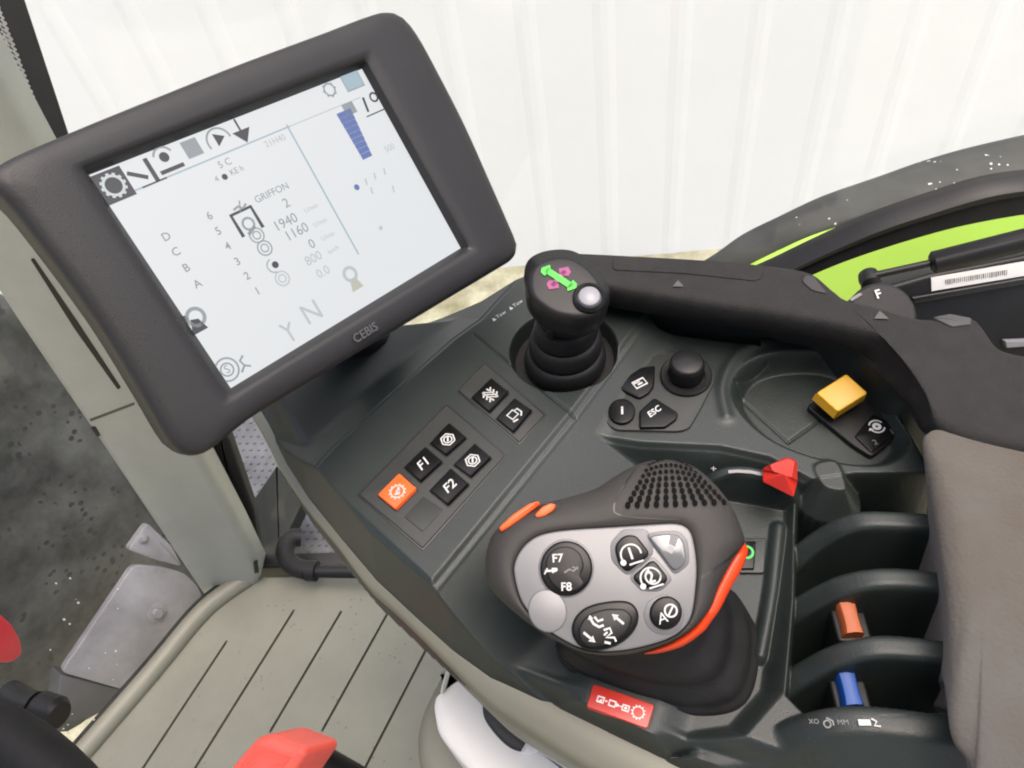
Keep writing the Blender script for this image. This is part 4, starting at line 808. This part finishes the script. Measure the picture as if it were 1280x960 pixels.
mb = MB(); loft(mb, R, FEND, False, False, False); mb.build('rubber_edge', fe, angle=50)
mb = MB(); R = [[p+np.array([0, .04, -.004]) for p in inn], [p+np.array([0, -.004, -.004]) for p in inn], [p+np.array([0, -.014, -.008]) for p in inn], [p+np.array([0, -.022, -.03]) for p in inn], [p+np.array([.0, -.05, -.12]) for p in inn], [p+np.array([.0, -.10, -.30]) for p in inn], [p+np.array([.0, -.12, -.7]) for p in inn]]
loft(mb, R, LIME, False, False, False); mb.build('green_panel', fe, angle=60)
mb = MB(); j0, j1 = PF.hit(1268, 175, -.07), PF.hit(1276, 222, 0)
# gas strut
PGS = Plane((0, .46, 0), (0, -1, 0), (1, 0, 0)); gs = thing('gas_strut', 'black gas strut with a ball joint in front of the green mudguard', 'strut', tuple(PGS.hit(1085, 346)))
mb = MB(); tube(mb, [PGS.hit(1090, 345), PGS.hit(1185, 324)], .0030, BLK); mb.build('rod', gs)
mb = MB(); lathe(mb, PGS.hit(1086, 346, -.004), PGS.n, [(.002, -.006), (.0075, -.003), (.0085, .002), (.0075, .008), (.003, .011)], BLK, 24); tube(mb, [PGS.hit(1088, 346), PGS.hit(1084, 372)], .006, BLK); mb.build('ball_joint', gs)
mb = MB(); tube(mb, [PGS.hit(1163, 329), PGS.hit(1167, 328), PGS.hit(1420, 265)], [.0060, .0088, .0088], BLK, 20); mb.build('cylinder', gs, angle=50)
# dark window frame below the strut, with its paper label
PFB = Plane((0, .545, 0), (0, -1, .6), (1, 0, 0)); wf = thing('window_frame', 'black rear window frame rail with a white paper label under the strut', 'window frame', tuple(PFB.hit(1200, 400)))
mb = MB(); pp(mb, PFB, sc([(730, 600), (910, 548), (1300, 470), (2000, 330), (2000, 900), (1000, 900), (700, 720)], *k2), -.03, 0, BLK, .004, .003); mb.build('rail', wf)
mb = MB(); pp(mb, PFB, sc([(840, 636), (1300, 556), (1900, 452), (1900, 476), (1300, 580), (845, 660)], *k2), 0, .004, LIP, .0015, .001); mb.build('ledge', wf)
mb = MB(); pp(mb, PFB, sc([(1190, 800), (1300, 795), (1300, 818), (1195, 826)], *k2), 0, .006, GREYM, .001, .001); mb.build('metal_edge', wf)
mb = MB(); pp(mb, PFB, sc([(912, 562), (1300, 494), (1300, 548), (914, 612)], *k2), -.001, .0010, WHITEP)
a = Icon(mb, PFB, sc([(1060, 562)], *k2)[0], (100, -16), .004, .0013, INKG)
for i in range(30): a.line([(-5+i*.42, -.5-.2*random.random()), (-5+i*.42, .5)], .12+.14*random.random())
mb.build('paper_label', wf, smooth=False)
mb = MB(); PMS = Plane((0, .60, 0), (0, -1, .6), (1, 0, 0)); pp(mb, PMS, sc([(740, 556), (910, 524), (912, 550), (745, 590)], *k2), -.002, 0, mat('pale_green_mesh', (.45, .52, .20), .6), 0)
for i in range(17):
    for j in range(3):
        p = sc([(752+i*9.6, 566-i*1.7+j*9)], *k2)[0]; q = PMS.px([p], 0)[0]; mb.add([PMS.w(q[0]+.0014*math.cos(a), q[1]+.0014*math.sin(a), .0004) for a in np.linspace(0, 6.283, 7, endpoint=False)], [tuple(range(7))], LIP)
tag(mb.build('perforated_strip', smooth=False), 'pale green perforated strip below the gas strut rod', 'strip')

# ================================================================== seat base, knob, steering wheel
k6 = ((320, 620), 2.823)
sb = thing('seat_base', 'white plastic seat side cover with a dark oval grip under the console edge', 'seat base', tuple(H(640, 940, -.5)))
ZB = GZ(-.22); mb = MB(); P = ZB.px(sc([(622, 735), (630, 700), (720, 632), (800, 690), (1000, 860), (1250, 1000), (1500, 1250), (900, 1250), (790, 1010), (690, 900), (636, 830)], *k6), 0); prism(mb, ZB, rnd(P, .008, 4), -.33, 0, WHITEP, .008, 4); mb.build('cover', sb, angle=50)
mb = MB(); el = sc([(798, 745), (803, 712), (830, 708), (880, 752), (930, 800), (968, 850), (962, 890), (925, 898), (880, 875), (835, 828), (806, 785)], *k6); pp(mb, ZB, el, -.012, .003, mat('charcoal_plastic', (.018, .018, .02), .5, bump=.2), .0028, .003, smooth=3); mb.build('oval_grip', sb, angle=60)
mb = MB(); R6 = sc([(958, 846), (990, 860), (1000, 900), (960, 918), (930, 905)], *k6); pp(mb, ZB, R6, -.012, .004, WHITEP, .003, .004); mb.build('clip', sb)
mb = MB(); ZB2 = GZ(-.30); pp(mb, ZB2, sc([(560, 850), (580, 760), (640, 640), (672, 585), (690, 600), (720, 660), (800, 850), (900, 1100), (700, 1150), (570, 960)], *k6), -.19, 0, BEIGE, .012, .012, 4); mb.build('beige_skirt', sb, angle=50)
mb = MB(); pp(mb, GZ(-.215), sc([(676, 588), (682, 590), (656, 692), (650, 690)], *k6), -.01, 0, WHITEP, .001); mb.build('edge_strip', sb)
kn = thing('ribbed_knob', 'coral red ribbed knob standing above the beige grooved floor', 'knob', tuple(H(330, 990, -.40)))
ZN = Plane(H(335, 940, -.30), (-.30, -.35, .88)); mb = MB(); P = rnd(ZN.px([(283, 962), (318, 922), (334, 918), (377, 935), (378, 944), (350, 985), (300, 1010)], 0), .006, 4); prism(mb, ZN, P, -.05, 0, CORAL, .0085, 6, crown=.001)
ax0 = np.array(ZN.px([(318, 924)])[0]); ax1 = np.array(ZN.px([(376, 944)])[0]); dv = np.array(ZN.px([(290, 962)])[0])-ax0
for i in range(13):
    t = (i+.6)/12; tube(mb, [ZN.w(*(ax0+dv*(.10+t*.75)+(ax1-ax0)*.10), .0003), ZN.w(*(ax0+dv*(.10+t*.75)+(ax1-ax0)*.86), .0003)], .0009, CORAL, 8)
mb.build('grip', kn, angle=80); mb = MB(); tube(mb, [ZN.o-ZN.n*.04, ZN.o-ZN.n*.2+np.array([-.02, -.06, 0])], .012, BLK); mb.build('stem', kn)
sw = thing('steering_wheel', 'black steering wheel rim cutting the lower corner of the view', 'steering wheel', tuple(H(-60, 1000, -.05)))
e0, e1, e2 = H(-40, 858, .0), H(45, 894, .0), H(125, 962, .0)
def circ(a, b, c):
    A = np.array([[2*(b[0]-a[0]), 2*(b[1]-a[1])], [2*(c[0]-a[0]), 2*(c[1]-a[1])]]); B = np.array([b[0]**2-a[0]**2+b[1]**2-a[1]**2, c[0]**2-a[0]**2+c[1]**2-a[1]**2]); o = np.linalg.solve(A, B); return o, np.linalg.norm(o-a[:2])
oc, rc = circ(e0, e1, e2); rc2 = rc-.016; mb = MB(); aa = np.linspace(0, 2*math.pi, 120, endpoint=False)
if .12 < rc < .40:
    R = [[np.array([oc[0]+(rc2+.016*math.cos(t))*math.cos(a), oc[1]+(rc2+.016*math.cos(t))*math.sin(a), .016*math.sin(t)]) for t in np.linspace(0, 2*math.pi, 20, endpoint=False)] for a in aa]
    WH = mat('wheel_leather', (.006, .006, .0062), .55, .2, 60, .3, 700, spec=.2); loft(mb, R+[R[0]], WH, False, False)
else: tube(mb, [H(x-20, y+28, .0) for x, y in catmull([(-80, 845), (45, 894), (125, 962), (180, 1040)], False, 8)], .016, RUB, 20)
print('wheel', oc, rc); mb.build('rim', sw, angle=90)
mb = MB(); b = np.array([oc[0], oc[1], -.04]); 
for t in (0.2, 2.3, 4.4): tube(mb, [b, np.array([oc[0]+rc2*math.cos(t), oc[1]+rc2*math.sin(t), -.004])], .011, RUB, 12)
lathe(mb, b-np.array([0, 0, .03]), (0, 0, 1), [(.05, 0), (.055, .02), (.045, .035), (.01, .038)], RUB); mb.build('hub', sw)
st = thing('column_switch', 'small black stalk end poking out behind the steering wheel rim', 'switch', tuple(H(45, 890, -.08)))
mb = MB(); tube(mb, [H(10, 868, -.08), H(28, 880, -.08), H(44, 884, -.08)], .010, BLK); tube(mb, [H(44, 884, -.08), H(50, 886, -.08), H(70, 893, -.08), H(74, 895, -.08)], [.008, .0115, .0115, .009], BLK); mb.build('stalk', st)

# ================================================================== wall, ground, sky
mb = MB(); YW = 2.55; ROOFZ = .80; xs = []; ys = []; x = -4.0
while x < 5.0:
    for dx, dy in ((0, 0), (.024, 0), (.050, -.0035), (.074, -.0035), (.100, 0)): xs.append(x+dx); ys.append(YW+dy)
    x += .255
V = [(a, b, zz) for zz in (-2.0, 2.6) for a, b in zip(xs, ys)]; n = len(xs); mb.add(V, [(i, i+1, n+i+1, n+i) for i in range(n-1)], WALLM)
V = [(a, b+.05, zz) for zz in (-2.0, 2.6) for a, b in ((xs[0], YW), (xs[-1], YW))]; mb.add(V, [(0, 2, 3, 1)], WALLM)
tag(mb.build('corrugated_wall', smooth=False, origin=(0, YW, -2.0)), 'white ribbed sheet metal wall outside the window', 'wall')
mb = MB(); mb.add([(-60, -60, -2.0), (60, -60, -2.0), (60, 60, -2.0), (-60, 60, -2.0)], [(0, 1, 2, 3)], GROUNDM); tag(mb.build('ground', smooth=False, origin=(0, 0, -2.0)), 'mossy gravel ground', 'ground', kind='structure')

mb = MB(); pp_roof = [(-.70, -1.2), (.90, -1.2), (.90, -.12), (-.70, -.12)]; prism(mb, GZ(0), rnd(pp_roof, .12, 5), ROOFZ, ROOFZ+.12, BEIGE, .03); tag(mb.build('added_roof_shade', angle=50), 'unseen beige roof section over the seat, added to shade the cab', 'roof', kind='structure')  # unseen partial roof, added and sized to block light from the viewer side
W_ = bpy.data.worlds.new('World'); S.world = W_; W_.use_nodes = True; nt = W_.node_tree; sky = nt.nodes.new('ShaderNodeTexSky'); sky.sky_type = 'NISHITA'; sky.sun_disc = False
SUNV = Vector((.18, -.08, .96)).normalized()      # towards the light: over the viewer's right shoulder
sky.sun_elevation = math.asin(SUNV.z); sky.sun_rotation = math.atan2(SUNV.x, SUNV.y); sky.air_density = .55; sky.dust_density = 7.0; sky.ozone_density = .5
bg = nt.nodes['Background']; bg.inputs['Strength'].default_value = .12; nt.links.new(sky.outputs[0], bg.inputs['Color'])
sl = bpy.data.lights.new('sun', 'SUN'); sl.energy = .5; sl.angle = math.radians(100); sl.color = (1, .997, .985); so_ = bpy.data.objects.new('sun', sl); COL.objects.link(so_)
so_.rotation_euler = SUNV.to_track_quat('Z', 'Y').to_euler()
S.cycles.filter_width = 2.0
S.view_settings.view_transform = 'Standard'; S.view_settings.look = 'None'; S.view_settings.exposure = 1.65; S.view_settings.gamma = 1
try: S.cycles.use_denoising = True
except Exception: pass
